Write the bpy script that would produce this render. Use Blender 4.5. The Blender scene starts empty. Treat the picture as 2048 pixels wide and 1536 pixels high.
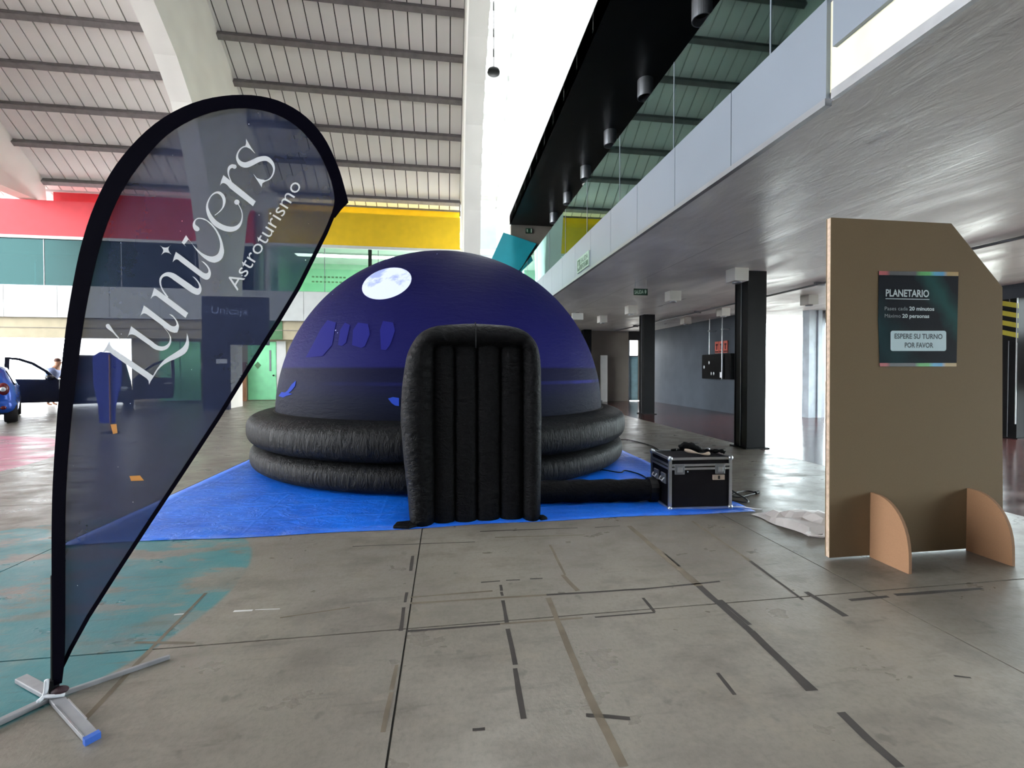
import bpy, bmesh, math, random
from mathutils import Vector, Matrix
random.seed(7)
SC = bpy.context.scene
COL = SC.collection

# ------------------------------------------------------------------ camera, world, exposure
F, CX, CY, H = 900.0, 1024.0, 754.0, 1.4
YAW, PIT = math.radians(8.28), math.atan(14 / 900)
cd = bpy.data.cameras.new('camera')
cd.sensor_width = 36.0
cd.lens = 36.0 * F / 2048
cd.shift_y = -14 / 2048
cd.clip_start = 0.05
cd.clip_end = 400
cam = bpy.data.objects.new('camera', cd)
COL.objects.link(cam)
cam.location = (0, 0, H)
cam.rotation_euler = (math.pi / 2 - PIT, 0, -YAW)
SC.camera = cam

world = bpy.data.worlds.new('daylight')
SC.world = world
world.use_nodes = True
bgn = world.node_tree.nodes['Background']
bgn.inputs[0].default_value = (0.93, 0.97, 1.0, 1)
bgn.inputs[1].default_value = 14.5

SC.view_settings.view_transform = 'Standard'
SC.view_settings.look = 'None'
SC.view_settings.gamma = 1.0
SC.view_settings.use_curve_mapping = False
SC.view_settings.exposure = 0.15
SC.cycles.max_bounces = 5
SC.cycles.diffuse_bounces = 3
SC.cycles.glossy_bounces = 2
SC.cycles.transparent_max_bounces = 8
SC.cycles.adaptive_threshold = 0.09
SC.cycles.sample_clamp_indirect = 6.0
SC.cycles.use_denoising = True


def area_light(name, loc, rot, sx, sy, power, col=(1, 1, 1)):
    l = bpy.data.lights.new(name, 'AREA')
    l.shape = 'RECTANGLE'
    l.size, l.size_y = sx, sy
    l.energy = power
    l.color = col
    o = bpy.data.objects.new(name, l)
    COL.objects.link(o)
    o.location, o.rotation_euler = loc, rot
    return o


# ------------------------------------------------------------------ measuring helpers
def ray(x, y):
    u, v = (x - CX) / F, -(y - CY) / F
    fy = math.cos(PIT) + v * math.sin(PIT)
    fz = -math.sin(PIT) + v * math.cos(PIT)
    return Vector((u * math.cos(YAW) + fy * math.sin(YAW), -u * math.sin(YAW) + fy * math.cos(YAW), fz))


def on(x, y, ax, val):
    d = ray(x, y)
    i = 'XYZ'.index(ax)
    o = Vector((0, 0, H))
    return o + d * ((val - o[i]) / d[i])


# ------------------------------------------------------------------ materials
def lin(c):
    return tuple(((v / 255) / 12.92 if v / 255 <= 0.04045 else ((v / 255 + 0.055) / 1.055) ** 2.4) for v in c[:3]) + (1,)


class NT:
    """small wrapper to write node trees briefly"""
    def __init__(s, name):
        s.m = bpy.data.materials.new(name)
        s.m.use_nodes = True
        s.n = s.m.node_tree.nodes
        s.l = s.m.node_tree.links
        s.p = s.n['Principled BSDF']
        s.out = s.n['Material Output']

    def a(s, t, **kw):
        nd = s.n.new(t)
        for k, v in kw.items():
            setattr(nd, k, v)
        return nd

    def link(s, a, b):
        s.l.new(a, b)

    def val(s, sock, v):
        if hasattr(v, 'is_linked') or hasattr(v, 'links'):
            s.link(v, sock)
        else:
            sock.default_value = v

    def math(s, op, a, b=None, c=None, clamp=False):
        nd = s.a('ShaderNodeMath', operation=op, use_clamp=clamp)
        for i, v in enumerate((a, b, c)):
            if v is not None:
                s.val(nd.inputs[i], v)
        return nd.outputs[0]

    def mix(s, f, a, b, mode='MIX'):
        nd = s.a('ShaderNodeMix', data_type='RGBA', blend_type=mode)
        s.val(nd.inputs[0], f)
        s.val(nd.inputs[6], a)
        s.val(nd.inputs[7], b)
        return nd.outputs[2]

    def noise(s, vec, scale, detail=4, rough=0.55, dist=0.0):
        nd = s.a('ShaderNodeTexNoise')
        nd.inputs['Scale'].default_value = scale
        nd.inputs['Detail'].default_value = detail
        nd.inputs['Roughness'].default_value = rough
        nd.inputs['Distortion'].default_value = dist
        if vec is not None:
            s.link(vec, nd.inputs['Vector'])
        return nd.outputs['Fac']

    def ramp(s, f, stops, interp='LINEAR'):
        nd = s.a('ShaderNodeValToRGB')
        r = nd.color_ramp
        r.interpolation = interp
        while len(r.elements) < len(stops):
            r.elements.new(0.5)
        for e, (p, c) in zip(r.elements, stops):
            e.position = p
            e.color = c if len(c) == 4 else tuple(c) + (1,)
        s.link(f, nd.inputs[0])
        return nd.outputs[0]

    def step(s, f, lo, hi):
        nd = s.a('ShaderNodeMapRange', clamp=True)
        s.val(nd.inputs[0], f)
        nd.inputs[1].default_value, nd.inputs[2].default_value = lo, hi
        return nd.outputs[0]

    def pos(s):
        return s.a('ShaderNodeNewGeometry').outputs['Position']

    def obj(s):
        return s.a('ShaderNodeTexCoord').outputs['Object']

    def scale(s, vec, sc, rot=(0, 0, 0)):
        nd = s.a('ShaderNodeMapping')
        nd.inputs['Scale'].default_value = sc
        nd.inputs['Rotation'].default_value = rot
        s.link(vec, nd.inputs[0])
        return nd.outputs[0]

    def bump(s, h, strength=0.3, dist=0.02):
        nd = s.a('ShaderNodeBump')
        nd.inputs['Strength'].default_value = strength
        nd.inputs['Distance'].default_value = dist
        s.link(h, nd.inputs['Height'])
        s.link(nd.outputs[0], s.p.inputs['Normal'])

    def base(s, v):
        s.val(s.p.inputs['Base Color'], v)

    def rough(s, v):
        s.val(s.p.inputs['Roughness'], v)


MATS = {}


def plain(name, rgb, rough=0.6, metal=0.0, var=0.12, scale=3.0, bump=0.0, bscale=40.0, spec=0.5):
    if name in MATS:
        return MATS[name]
    t = NT(name)
    c = lin(rgb)
    v = t.obj()
    f = t.noise(v, scale, 1 if var < .1 else 2)
    d = tuple(x * (1 - var) for x in c[:3]) + (1,)
    u = tuple(min(1, x * (1 + var)) for x in c[:3]) + (1,)
    t.base(t.mix(t.step(f, 0.3, 0.7), d, u))
    t.rough(rough)
    t.p.inputs['Metallic'].default_value = metal
    t.p.inputs['Specular IOR Level'].default_value = spec
    if bump:
        t.bump(t.noise(v, bscale), bump, 0.01)
    MATS[name] = t.m
    return t.m


def emit(name, rgb, strength):
    t = NT(name)
    t.base(tuple(c * .4 for c in lin(rgb)[:3]) + (1,))
    t.p.inputs['Specular IOR Level'].default_value = .05
    t.p.inputs['Emission Color'].default_value = lin(rgb)
    t.p.inputs['Emission Strength'].default_value = strength
    t.rough(0.7)
    return t.m


def glass(name, tint, trans=0.8, rough=0.02, ior=1.5, gain=1.6, cap=.9, refl=(.95, 1, .98)):
    t = NT(name)
    g = t.a('ShaderNodeBsdfGlossy')
    g.inputs['Roughness'].default_value = rough
    g.inputs['Color'].default_value = tuple(refl) + (1,)
    tr = t.a('ShaderNodeBsdfTransparent')
    tr.inputs['Color'].default_value = tuple(c * trans for c in lin(tint)[:3]) + (1,)
    fr = t.a('ShaderNodeFresnel')
    fr.inputs['IOR'].default_value = ior
    mx = t.a('ShaderNodeMixShader')
    t.link(t.math('MINIMUM', t.math('MULTIPLY', fr.outputs[0], gain), cap), mx.inputs[0])
    t.link(tr.outputs[0], mx.inputs[1])
    t.link(g.outputs[0], mx.inputs[2])
    t.link(mx.outputs[0], t.out.inputs[0])
    return t.m


def concrete_floor():
    t = NT('worn_concrete_floor')
    p = t.pos()
    big = t.noise(p, 0.45, 3, 0.6)
    mid = t.noise(t.scale(p, (2.2, 3.6, 1)), 1.0, 4, 0.65)
    fine = t.noise(p, 38, 3, 0.7)
    c = t.mix(t.step(big, 0.3, 0.7), lin((108, 102, 94)), lin((136, 130, 121)))
    c = t.mix(t.math('MULTIPLY', t.step(mid, 0.48, 0.75), 0.6), c, lin((84, 78, 70)))
    c = t.mix(t.math('MULTIPLY', t.step(fine, 0.45, 0.8), 0.35), c, lin((74, 69, 62)))
    sp = t.noise(t.scale(p, (1, 1, 1)), 7, 3, 0.5)
    c = t.mix(t.math('MULTIPLY', t.step(sp, 0.66, 0.72), 0.4), c, lin((56, 51, 46)))
    # painted discs, worn away in streaks
    sx = t.a('ShaderNodeSeparateXYZ')
    t.link(p, sx.inputs[0])
    X, Y = sx.outputs[0], sx.outputs[1]

    def disc(cx, cy, r):
        dx, dy = t.math('SUBTRACT', X, cx), t.math('SUBTRACT', Y, cy)
        d = t.math('SQRT', t.math('ADD', t.math('MULTIPLY', dx, dx), t.math('MULTIPLY', dy, dy)))
        return t.step(d, r + 0.012, r - 0.012)
    wear = t.noise(t.scale(p, (0.55, 1.5, 1)), 2.0, 6, 0.7, 0.3)
    wear2 = t.noise(t.scale(p, (3, 22, 1)), 1.2, 3, 0.6)
    # far half of the disc is scraped the most
    bare = t.math('ADD', t.math('ADD', t.step(wear, 0.44, 0.50), t.math('MULTIPLY', t.step(wear2, 0.62, 0.7), 0.6)), 0.0)
    scrape = t.math('MULTIPLY', t.step(Y, 2.9, 3.5), t.step(wear, 0.40, 0.34))
    keep = t.math('SUBTRACT', 1.0, t.math('MULTIPLY', t.math('ADD', t.math('MULTIPLY', t.step(wear, 0.50, 0.56), t.step(Y, 2.2, 3.2)), t.math('ADD', t.math('MULTIPLY', t.step(wear2, 0.6, 0.7), 0.55), scrape)), 0.9), clamp=True)
    teal = t.math('MULTIPLY', disc(-3.02, 3.05, 1.66), keep)
    c = t.mix(t.math('MULTIPLY', teal, 0.92), c, lin((38, 116, 124)))
    pink = t.math('MULTIPLY', disc(-10.2, 7.0, 4.1), t.step(wear, 0.62, 0.5))
    c = t.mix(t.math('MULTIPLY', pink, 0.75), c, lin((190, 80, 118)))
    far = t.step(Y, 6.0, 16.0)
    sc2 = t.noise(t.scale(p, (0.9, 7, 1)), 1.6, 4, .7)
    c = t.mix(t.math('MULTIPLY', t.step(sc2, .58, .72), .45), c, lin((62, 57, 52)))
    gr_ = t.noise(p, 2.6, 4, .7)
    c = t.mix(t.math('MULTIPLY', t.step(gr_, .55, .8), .4), c, lin((150, 140, 124)))
    t.base(c)
    r = t.mix(t.step(mid, 0.35, 0.7), (0.27, 0.27, 0.27, 1), (0.5, 0.5, 0.5, 1))
    t.link(r, t.p.inputs['Roughness'])
    t.bump(t.math('ADD', fine, t.math('MULTIPLY', mid, 0.6)), 0.25, 0.006)
    return t.m


def red_floor():
    t = NT('polished_red_floor')
    p = t.pos()
    n = t.noise(t.scale(p, (1, 2.5, 1)), 1.2, 6, 0.6)
    t.base(t.mix(t.step(n, 0.3, 0.7), lin((70, 41, 39)), lin((94, 56, 53))))
    t.rough(t.math('MULTIPLY_ADD', n, 0.2, 0.06))
    t.bump(t.noise(p, 3.0, 4), 0.05, 0.01)
    return t.m


def soffit_concrete():
    t = NT('cast_concrete_soffit')
    p = t.pos()
    w = t.noise(t.scale(p, (1.3, 0.6, 1), (0, 0, 0.5)), .8, 5, 0.55, 1.2)
    big = t.noise(p, 0.5, 4, 0.5, 0.6)
    c = t.mix(t.step(w, 0.3, 0.7), lin((172, 171, 171)), lin((228, 228, 227)))
    c = t.mix(t.math('MULTIPLY', t.step(big, 0.35, 0.7), 0.4), c, lin((226, 226, 226)))
    # board joints along the hall
    sx = t.a('ShaderNodeSeparateXYZ')
    t.link(p, sx.inputs[0])
    fx = t.math('FRACT', t.math('MULTIPLY', sx.outputs[0], 0.4))
    ln = t.math('LESS_THAN', t.math('ABSOLUTE', t.math('SUBTRACT', fx, 0.5)), 0.004)
    c = t.mix(t.math('MULTIPLY', ln, 0.35), c, lin((70, 68, 68)))
    t.base(c)
    t.rough(t.math('MULTIPLY_ADD', t.step(w, 0.2, 0.8), 0.42, 0.2))
    t.bump(t.math('ADD', w, t.math('MULTIPLY', t.noise(t.scale(p, (3, 1.2, 1), (0, 0, .5)), 2.5, 3, .6, 1.5), 0.3)), 0.22, 0.05)
    return t.m


def tarp_mat():
    t = NT('blue_plastic_tarpaulin')
    p = t.pos()
    n = t.noise(t.scale(p, (1, 1.6, 1), (0, 0, 0.6)), 5, 7, 0.7, 1.0)
    n2 = t.noise(p, 1.3, 4, .6)
    c = t.mix(t.step(n2, .35, .65), lin((0, 88, 206)), lin((2, 112, 236)))
    c = t.mix(t.math('MULTIPLY', t.step(n, .6, .72), .35), c, lin((70, 150, 240)))
    sx = t.a('ShaderNodeSeparateXYZ')
    t.link(p, sx.inputs[0])
    wob = t.math('MULTIPLY_ADD', n2, .12, sx.outputs[1])
    fy_ = t.step(t.math('ABSOLUTE', t.math('SUBTRACT', t.math('FRACT', t.math('MULTIPLY', wob, 2.1)), .5)), .04, 0.0)
    fx_ = t.step(t.math('ABSOLUTE', t.math('SUBTRACT', t.math('FRACT', t.math('MULTIPLY', t.math('MULTIPLY_ADD', n2, .15, sx.outputs[0]), .9)), .5)), .02, 0.0)
    fold = t.math('MAXIMUM', fy_, t.math('MULTIPLY', fx_, .4))
    c = t.mix(t.math('MULTIPLY', fold, .1), c, lin((90, 165, 245)))
    t.base(c)
    t.rough(0.36)
    t.bump(t.math('ADD', n, t.math('MULTIPLY', fold, .2)), 0.9, 0.03)
    return t.m


def nylon(name, rgb, wr=0.5, scale=(3, 3, 16), rough=0.5, spec=.1):
    t = NT(name)
    v = t.obj()
    n = t.noise(t.scale(v, scale), 2.2, 5, 0.65, 0.8)
    n2 = t.noise(v, 1.5, 3)
    c = lin(rgb)
    t.base(t.mix(n2, tuple(x * .75 for x in c[:3]) + (1,), tuple(x * 1.25 for x in c[:3]) + (1,)))
    t.rough(rough)
    t.p.inputs['Specular IOR Level'].default_value = spec
    t.bump(n, wr, 0.03)
    return t.m


def dome_mat():
    t = NT('dome_fabric_with_night_sky_projection')
    v = t.obj()
    sx = t.a('ShaderNodeSeparateXYZ')
    t.link(v, sx.inputs[0])
    Z = sx.outputs[2]
    X = sx.outputs[0]
    n = t.noise(v, 0.9, 3)
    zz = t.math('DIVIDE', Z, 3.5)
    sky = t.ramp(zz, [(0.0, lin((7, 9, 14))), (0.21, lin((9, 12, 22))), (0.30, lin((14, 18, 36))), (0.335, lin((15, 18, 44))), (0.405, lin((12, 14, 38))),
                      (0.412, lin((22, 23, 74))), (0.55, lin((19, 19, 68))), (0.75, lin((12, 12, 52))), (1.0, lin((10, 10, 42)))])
    line = t.math('MULTIPLY', t.step(t.math('ABSOLUTE', t.math('SUBTRACT', Z, 1.235)), 0.03, 0.012), t.step(n, .35, .6))
    sky = t.mix(t.math('MULTIPLY', t.math('MULTIPLY', line, t.step(X, -1.6, .8)), .6), sky, lin((36, 40, 120)))
    # a few small stars
    vo = t.a('ShaderNodeTexVoronoi')
    vo.inputs['Scale'].default_value = 3.2
    t.link(v, vo.inputs['Vector'])
    star = t.math('MULTIPLY', t.math('LESS_THAN', vo.outputs['Distance'], 0.03), t.step(Z, 1.7, 1.9))
    sky = t.mix(star, sky, lin((190, 195, 240)))
    t.base(sky)
    t.rough(0.6)
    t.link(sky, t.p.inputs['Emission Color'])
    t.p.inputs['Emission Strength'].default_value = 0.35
    t.p.inputs['Specular IOR Level'].default_value = 0.05
    wr = t.noise(t.scale(v, (2.2, 2.2, 9)), 2.5, 5, .6, .6)
    t.bump(wr, 0.4, 0.03)
    return t.m


def flag_cloth():
    t = NT('sheer_navy_flag_mesh')
    v = t.obj()
    n = t.noise(v, 2.2, 5, .6)
    c = t.mix(t.step(n, .3, .7), lin((34, 43, 70)), lin((46, 57, 90)))
    vo = t.a('ShaderNodeTexVoronoi')
    vo.inputs['Scale'].default_value = 26
    t.link(v, vo.inputs['Vector'])
    rnd = t.a('ShaderNodeSeparateColor')
    t.link(vo.outputs['Color'], rnd.inputs[0])
    rad = t.math('MULTIPLY_ADD', rnd.outputs[0], 0.07, 0.0)
    star = t.math('MULTIPLY', t.math('LESS_THAN', vo.outputs['Distance'], rad), t.math('GREATER_THAN', rnd.outputs[1], .55))
    c = t.mix(star, c, lin((215, 220, 240)))
    t.base(c)
    t.rough(.8)
    tr = t.a('ShaderNodeBsdfTransparent')
    tr.inputs[0].default_value = (0.9, .95, 1, 1)
    mx = t.a('ShaderNodeMixShader')
    t.link(t.math('MULTIPLY', t.math('SUBTRACT', 1.0, star), 0.13), mx.inputs[0])
    t.p.inputs['Specular IOR Level'].default_value = .1
    t.link(t.p.outputs[0], mx.inputs[1])
    t.link(tr.outputs[0], mx.inputs[2])
    t.link(mx.outputs[0], t.out.inputs[0])
    return t.m


def cardboard(name, rgb):
    t = NT(name)
    v = t.obj()
    f = t.noise(v, 160, 4, .8)
    g = t.noise(t.scale(v, (2, 2, 9)), 3, 4)
    c = lin(rgb)
    k = t.mix(f, tuple(x * .72 for x in c[:3]) + (1,), tuple(x * 1.28 for x in c[:3]) + (1,))
    t.base(t.mix(t.math('MULTIPLY', g, .18), k, lin((120, 95, 70))))
    t.rough(.85)
    return t.m


def poster_mat():
    t = NT('poster_print_dark_aurora')
    g = t.a('ShaderNodeTexCoord').outputs['Generated']
    sx = t.a('ShaderNodeSeparateXYZ')
    t.link(g, sx.inputs[0])
    d = t.math('ADD', t.math('MULTIPLY', sx.outputs[0], 1.0), t.math('MULTIPLY', sx.outputs[2], .8))
    n = t.noise(t.scale(g, (2, 1, 2)), 2.0, 3)
    b = t.step(t.math('ABSOLUTE', t.math('SUBTRACT', t.math('MULTIPLY_ADD', n, .25, d), 1.5)), .22, .02)
    b2 = t.step(t.math('ABSOLUTE', t.math('SUBTRACT', t.math('MULTIPLY_ADD', n, .35, d), .45)), .4, .05)
    c = t.mix(t.math('MULTIPLY', b, .8), lin((10, 16, 28)), lin((26, 84, 82)))
    c = t.mix(t.math('MULTIPLY', b2, .7), c, lin((10, 58, 64)))
    t.base(c)
    t.rough(.7)
    t.p.inputs['Specular IOR Level'].default_value = .12
    t.bump(t.noise(g, 4, 3), .15, .01)
    return t.m


def strip_mat():
    t = NT('poster_rainbow_strip')
    g = t.a('ShaderNodeTexCoord').outputs['Generated']
    sx = t.a('ShaderNodeSeparateXYZ')
    t.link(g, sx.inputs[0])
    t.base(t.ramp(sx.outputs[0], [(0, lin((170, 40, 50))), (.09, lin((160, 38, 48))), (.14, lin((28, 18, 30))), (.45, lin((24, 26, 34))), (.52, lin((40, 150, 50))), (.63, lin((40, 165, 70))),
                                  (.70, lin((30, 150, 190))), (.8, lin((30, 140, 190))), (.86, lin((160, 130, 60))), (1, lin((170, 130, 50)))]))
    t.rough(.5)
    return t.m


# ------------------------------------------------------------------ mesh builder
WL = {}


class MB:
    def __init__(s):
        s.v, s.f, s.smooth = [], [], False

    def add(s, vs, fs):
        b = len(s.v)
        s.v += [tuple(p) for p in vs]
        s.f += [tuple(i + b for i in f) for f in fs]
        return s

    def box(s, x0, x1, y0, y1, z0, z1):
        vs = [(x, y, z) for z in (z0, z1) for y in (y0, y1) for x in (x0, x1)]
        return s.add(vs, [(0, 2, 3, 1), (4, 5, 7, 6), (0, 1, 5, 4), (2, 6, 7, 3), (0, 4, 6, 2), (1, 3, 7, 5)])

    def obox(s, c, ux, uy, uz):
        c, ux, uy, uz = Vector(c), Vector(ux), Vector(uy), Vector(uz)
        vs = [c + ux * a + uy * b + uz * d for d in (-1, 1) for b in (-1, 1) for a in (-1, 1)]
        return s.add(vs, [(0, 2, 3, 1), (4, 5, 7, 6), (0, 1, 5, 4), (2, 6, 7, 3), (0, 4, 6, 2), (1, 3, 7, 5)])

    def bar(s, a, b, w, h, up=(0, 0, 1)):
        a, b = Vector(a), Vector(b)
        d = b - a
        up = Vector(up)
        sd = d.cross(up).normalized()
        up2 = sd.cross(d).normalized()
        return s.obox((a + b) / 2, d / 2, sd * w / 2, up2 * h / 2)

    def tube(s, pts, r, n=10, cap=True, closed=False):
        pts = [Vector(p) for p in pts]
        m = len(pts)
        rr = r if isinstance(r, (list, tuple)) else [r] * m
        rings = []
        prev = None
        for i, p in enumerate(pts):
            if closed:
                d = pts[(i + 1) % m] - pts[i - 1]
            else:
                d = pts[min(i + 1, m - 1)] - pts[max(i - 1, 0)]
            d.normalize()
            if prev is None:
                a = Vector((0, 0, 1)) if abs(d.z) < .9 else Vector((1, 0, 0))
                u = d.cross(a).normalized()
            else:
                u = (prev - d * prev.dot(d)).normalized()
            prev = u
            w = d.cross(u)
            rings.append([p + (u * math.cos(2 * math.pi * k / n) + w * math.sin(2 * math.pi * k / n)) * rr[i] for k in range(n)])
        vs = [q for rg in rings for q in rg]
        fs = []
        for i in range(m if closed else m - 1):
            j = (i + 1) % m
            for k in range(n):
                fs.append((i * n + k, i * n + (k + 1) % n, j * n + (k + 1) % n, j * n + k))
        if cap and not closed:
            fs.append(tuple(reversed(range(n))))
            fs.append(tuple(range((m - 1) * n, m * n)))
        return s.add(vs, fs)

    def lathe(s, prof, c=(0, 0, 0), n=48, closed=False):
        c = Vector(c)
        vs = [c + Vector((r * math.cos(2 * math.pi * k / n), r * math.sin(2 * math.pi * k / n), z)) for r, z in prof for k in range(n)]
        fs = []
        m = len(prof)
        for i in range(m if closed else m - 1):
            j = (i + 1) % m
            for k in range(n):
                fs.append((i * n + k, i * n + (k + 1) % n, j * n + (k + 1) % n, j * n + k))
        return s.add(vs, fs)

    def prism(s, poly, fn, a, b):
        """poly 2-D, fn(u, v, t) -> point; solid between t=a and t=b"""
        n = len(poly)
        vs = [fn(u, v, a) for u, v in poly] + [fn(u, v, b) for u, v in poly]
        fs = [tuple(range(n)), tuple(reversed(range(n, 2 * n)))]
        fs += [(i, i + n, (i + 1) % n + n, (i + 1) % n) for i in range(n)]
        return s.add(vs, fs)

    def band(s, A, B, fn, a, b):
        """solid between two equally long 2-D lines, t from a to b"""
        n = len(A)
        vs = [fn(u, v, t) for t in (a, b) for L in (A, B) for u, v in L]
        fs = []
        for i in range(n - 1):
            fs.append((i, i + 1, n + i + 1, n + i))
            fs.append((2 * n + i, 3 * n + i, 3 * n + i + 1, 2 * n + i + 1))
            fs.append((i, 2 * n + i, 2 * n + i + 1, i + 1))
            fs.append((n + i, n + i + 1, 3 * n + i + 1, 3 * n + i))
        fs.append((0, n, 3 * n, 2 * n))
        fs.append((n - 1, 3 * n - 1, 4 * n - 1, 2 * n - 1)[::-1])
        return s.add(vs, fs)

    def ell(s, c, rx, ry, rz, n=12, m=8):
        c = Vector(c)
        vs = []
        for i in range(m + 1):
            a = math.pi * i / m
            for k in range(n):
                b = 2 * math.pi * k / n
                vs.append(c + Vector((rx * math.sin(a) * math.cos(b), ry * math.sin(a) * math.sin(b), rz * math.cos(a))))
        fs = [(i * n + k, (i + 1) * n + k, (i + 1) * n + (k + 1) % n, i * n + (k + 1) % n) for i in range(m) for k in range(n)]
        return s.add(vs, fs)

    def build(s, name, mat, parent=None, smooth=False, bevel=0.0, origin=None, fix=True):
        o0 = WL[parent.name] if parent is not None else Vector(origin if origin is not None else (0, 0, 0))
        me = bpy.data.meshes.new(name)
        me.from_pydata([tuple(Vector(p) - o0) for p in s.v], [], s.f)
        me.update()
        if fix:
            bm = bmesh.new()
            bm.from_mesh(me)
            bmesh.ops.remove_doubles(bm, verts=bm.verts, dist=1e-5)
            bmesh.ops.recalc_face_normals(bm, faces=bm.faces)
            bm.to_mesh(me)
            bm.free()
        me.materials.append(mat)
        if smooth:
            me.polygons.foreach_set('use_smooth', [True] * len(me.polygons))
        o = bpy.data.objects.new(name, me)
        COL.objects.link(o)
        if parent is not None:
            o.parent = parent
        else:
            o.location = o0
        WL[o.name] = o0
        if bevel:
            b = o.modifiers.new('bevel', 'BEVEL')
            b.width = bevel
            b.segments = 2
            b.limit_method = 'ANGLE'
        return o


def tag(o, label=None, cat=None, group=None, kind=None):
    for k, v in (('label', label), ('category', cat), ('group', group), ('kind', kind)):
        if v:
            o[k] = v
    return o


def thing(name, loc, label, cat, group=None):
    o = bpy.data.objects.new(name, None)
    COL.objects.link(o)
    o.empty_display_size = .1
    o.location = loc
    WL[o.name] = Vector(loc)
    return tag(o, label, cat, group)


def struct(o):
    o['kind'] = 'structure'
    return o


def box(name, mat, x0, x1, y0, y1, z0, z1, parent=None, bevel=0.0):
    org = ((x0 + x1) / 2, (y0 + y1) / 2, z0)
    return MB().box(x0, x1, y0, y1, z0, z1).build(name, mat, parent, bevel=bevel, origin=org, fix=False)


def copy_at(o, parent, dx=(0, 0, 0)):
    c = o.copy()
    COL.objects.link(c)
    c.parent = parent
    c.location = Vector(o.location) + Vector(dx)
    return c


def poly_sheet(name, polys, fn, mat, parent, cuts=0):
    """flat print: pixel-space polygons mapped through fn"""
    bm = bmesh.new()
    for poly in polys:
        vs = [bm.verts.new((x, y, 0)) for x, y in poly]
        try:
            bm.faces.new(vs).normal_update()
        except ValueError:
            pass
    bmesh.ops.triangulate(bm, faces=bm.faces, ngon_method='EAR_CLIP')
    for _ in range(cuts):
        bmesh.ops.subdivide_edges(bm, edges=bm.edges, cuts=1, use_grid_fill=True)
        bmesh.ops.triangulate(bm, faces=bm.faces)
    o0 = WL[parent.name]
    for v in bm.verts:
        v.co = Vector(fn(v.co.x, v.co.y)) - o0
    bmesh.ops.recalc_face_normals(bm, faces=bm.faces)
    me = bpy.data.meshes.new(name)
    bm.to_mesh(me)
    bm.free()
    me.materials.append(mat)
    o = bpy.data.objects.new(name, me)
    COL.objects.link(o)
    o.parent = parent
    WL[o.name] = o0
    return o


def catmull(pts, k=6):
    out = []
    n = len(pts)
    for i in range(n - 1):
        p0, p1, p2, p3 = pts[max(i - 1, 0)], pts[i], pts[i + 1], pts[min(i + 2, n - 1)]
        for j in range(k):
            t = j / k
            out.append(tuple(.5 * ((2 * b) + (c - a) * t + (2 * a - 5 * b + 4 * c - d) * t * t + (-a + 3 * b - 3 * c + d) * t ** 3) for a, b, c, d in zip(p0, p1, p2, p3)))
    out.append(tuple(pts[-1]))
    return out


def stroke(pts):
    """(x, y, width) centre line -> outline quads"""
    p = catmull(pts, 5)
    L, R = [], []
    for i in range(len(p)):
        a, b = p[max(i - 1, 0)], p[min(i + 1, len(p) - 1)]
        d = Vector((b[0] - a[0], b[1] - a[1])).normalized()
        w = p[i][2] / 2
        L.append((p[i][0] - d.y * w, p[i][1] + d.x * w))
        R.append((p[i][0] + d.y * w, p[i][1] - d.x * w))
    return [[L[i], L[i + 1], R[i + 1], R[i]] for i in range(len(p) - 1)]


def circle2(cx, cy, r, n=20, ry=None):
    ry = ry or r
    return [(cx + r * math.cos(2 * math.pi * k / n), cy + ry * math.sin(2 * math.pi * k / n)) for k in range(n)]


def text_polys(s, bold=0.0):
    cu = bpy.data.curves.new('t', 'FONT')
    cu.body = s
    cu.offset = bold
    cu.resolution_u = 3
    ob = bpy.data.objects.new('t', cu)
    COL.objects.link(ob)
    bpy.context.view_layer.update()
    me = ob.evaluated_get(bpy.context.evaluated_depsgraph_get()).to_mesh()
    vs = [(v.co.x, v.co.y) for v in me.vertices]
    fs = [tuple(p.vertices) for p in me.polygons]
    bpy.data.objects.remove(ob)
    bpy.data.curves.remove(cu)
    return vs, fs


_cap = text_polys('H')[0]
CAP = max(v[1] for v in _cap)


def text_obj(name, s, a, b, cap, fn, mat, parent, bold=0.0):
    """text from pixel a to pixel b along its baseline, capital height cap px, mapped by fn(px, py)"""
    vs, fs = text_polys(s, bold)
    x0, x1 = min(v[0] for v in vs), max(v[0] for v in vs)
    a, b = Vector(a), Vector(b)
    d = b - a
    n = Vector((d.y, -d.x)).normalized()
    o0 = WL[parent.name]
    co = []
    for x, y in vs:
        q = a + d * ((x - x0) / (x1 - x0)) + n * (y / CAP * cap)
        co.append(tuple(Vector(fn(q.x, q.y)) - o0))
    me = bpy.data.meshes.new(name)
    me.from_pydata(co, [], fs)
    me.materials.append(mat)
    o = bpy.data.objects.new(name, me)
    COL.objects.link(o)
    o.parent = parent
    WL[o.name] = o0
    return o


M = {}
M['floor'] = concrete_floor()
M['red'] = red_floor()
M['soffit'] = soffit_concrete()
M['joint'] = plain('dark_joint', (40, 37, 33), .9)
M['roofpanel'] = plain('pale_roof_sheet', (240, 236, 233), .55, var=.05, scale=.6)
M['roofback'] = plain('roof_joint_dark', (38, 35, 34), .9)
M['purlin'] = plain('galvanised_purlin', (118, 113, 114), .5, .3, .15, 4)
M['rib'] = plain('painted_cream_concrete', (246, 244, 237), .6, var=.05, scale=1, bump=.05)
M['white'] = plain('white_cladding', (226, 228, 226), .5, var=.04)
M['fascia'] = plain('pale_metal_cladding', (124, 133, 145), .38, .25, .05, .8)
M['black'] = plain('black_soffit_paint', (12, 17, 19), .4, var=.2, spec=.25)
M['pillar'] = plain('black_steel_paint', (17, 18, 21), .5, 0, .15, spec=.15)
M['darkwall'] = plain('slate_grey_wall', (74, 82, 92), .7, var=.12, scale=1.5, bump=.1, bscale=25)
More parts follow.
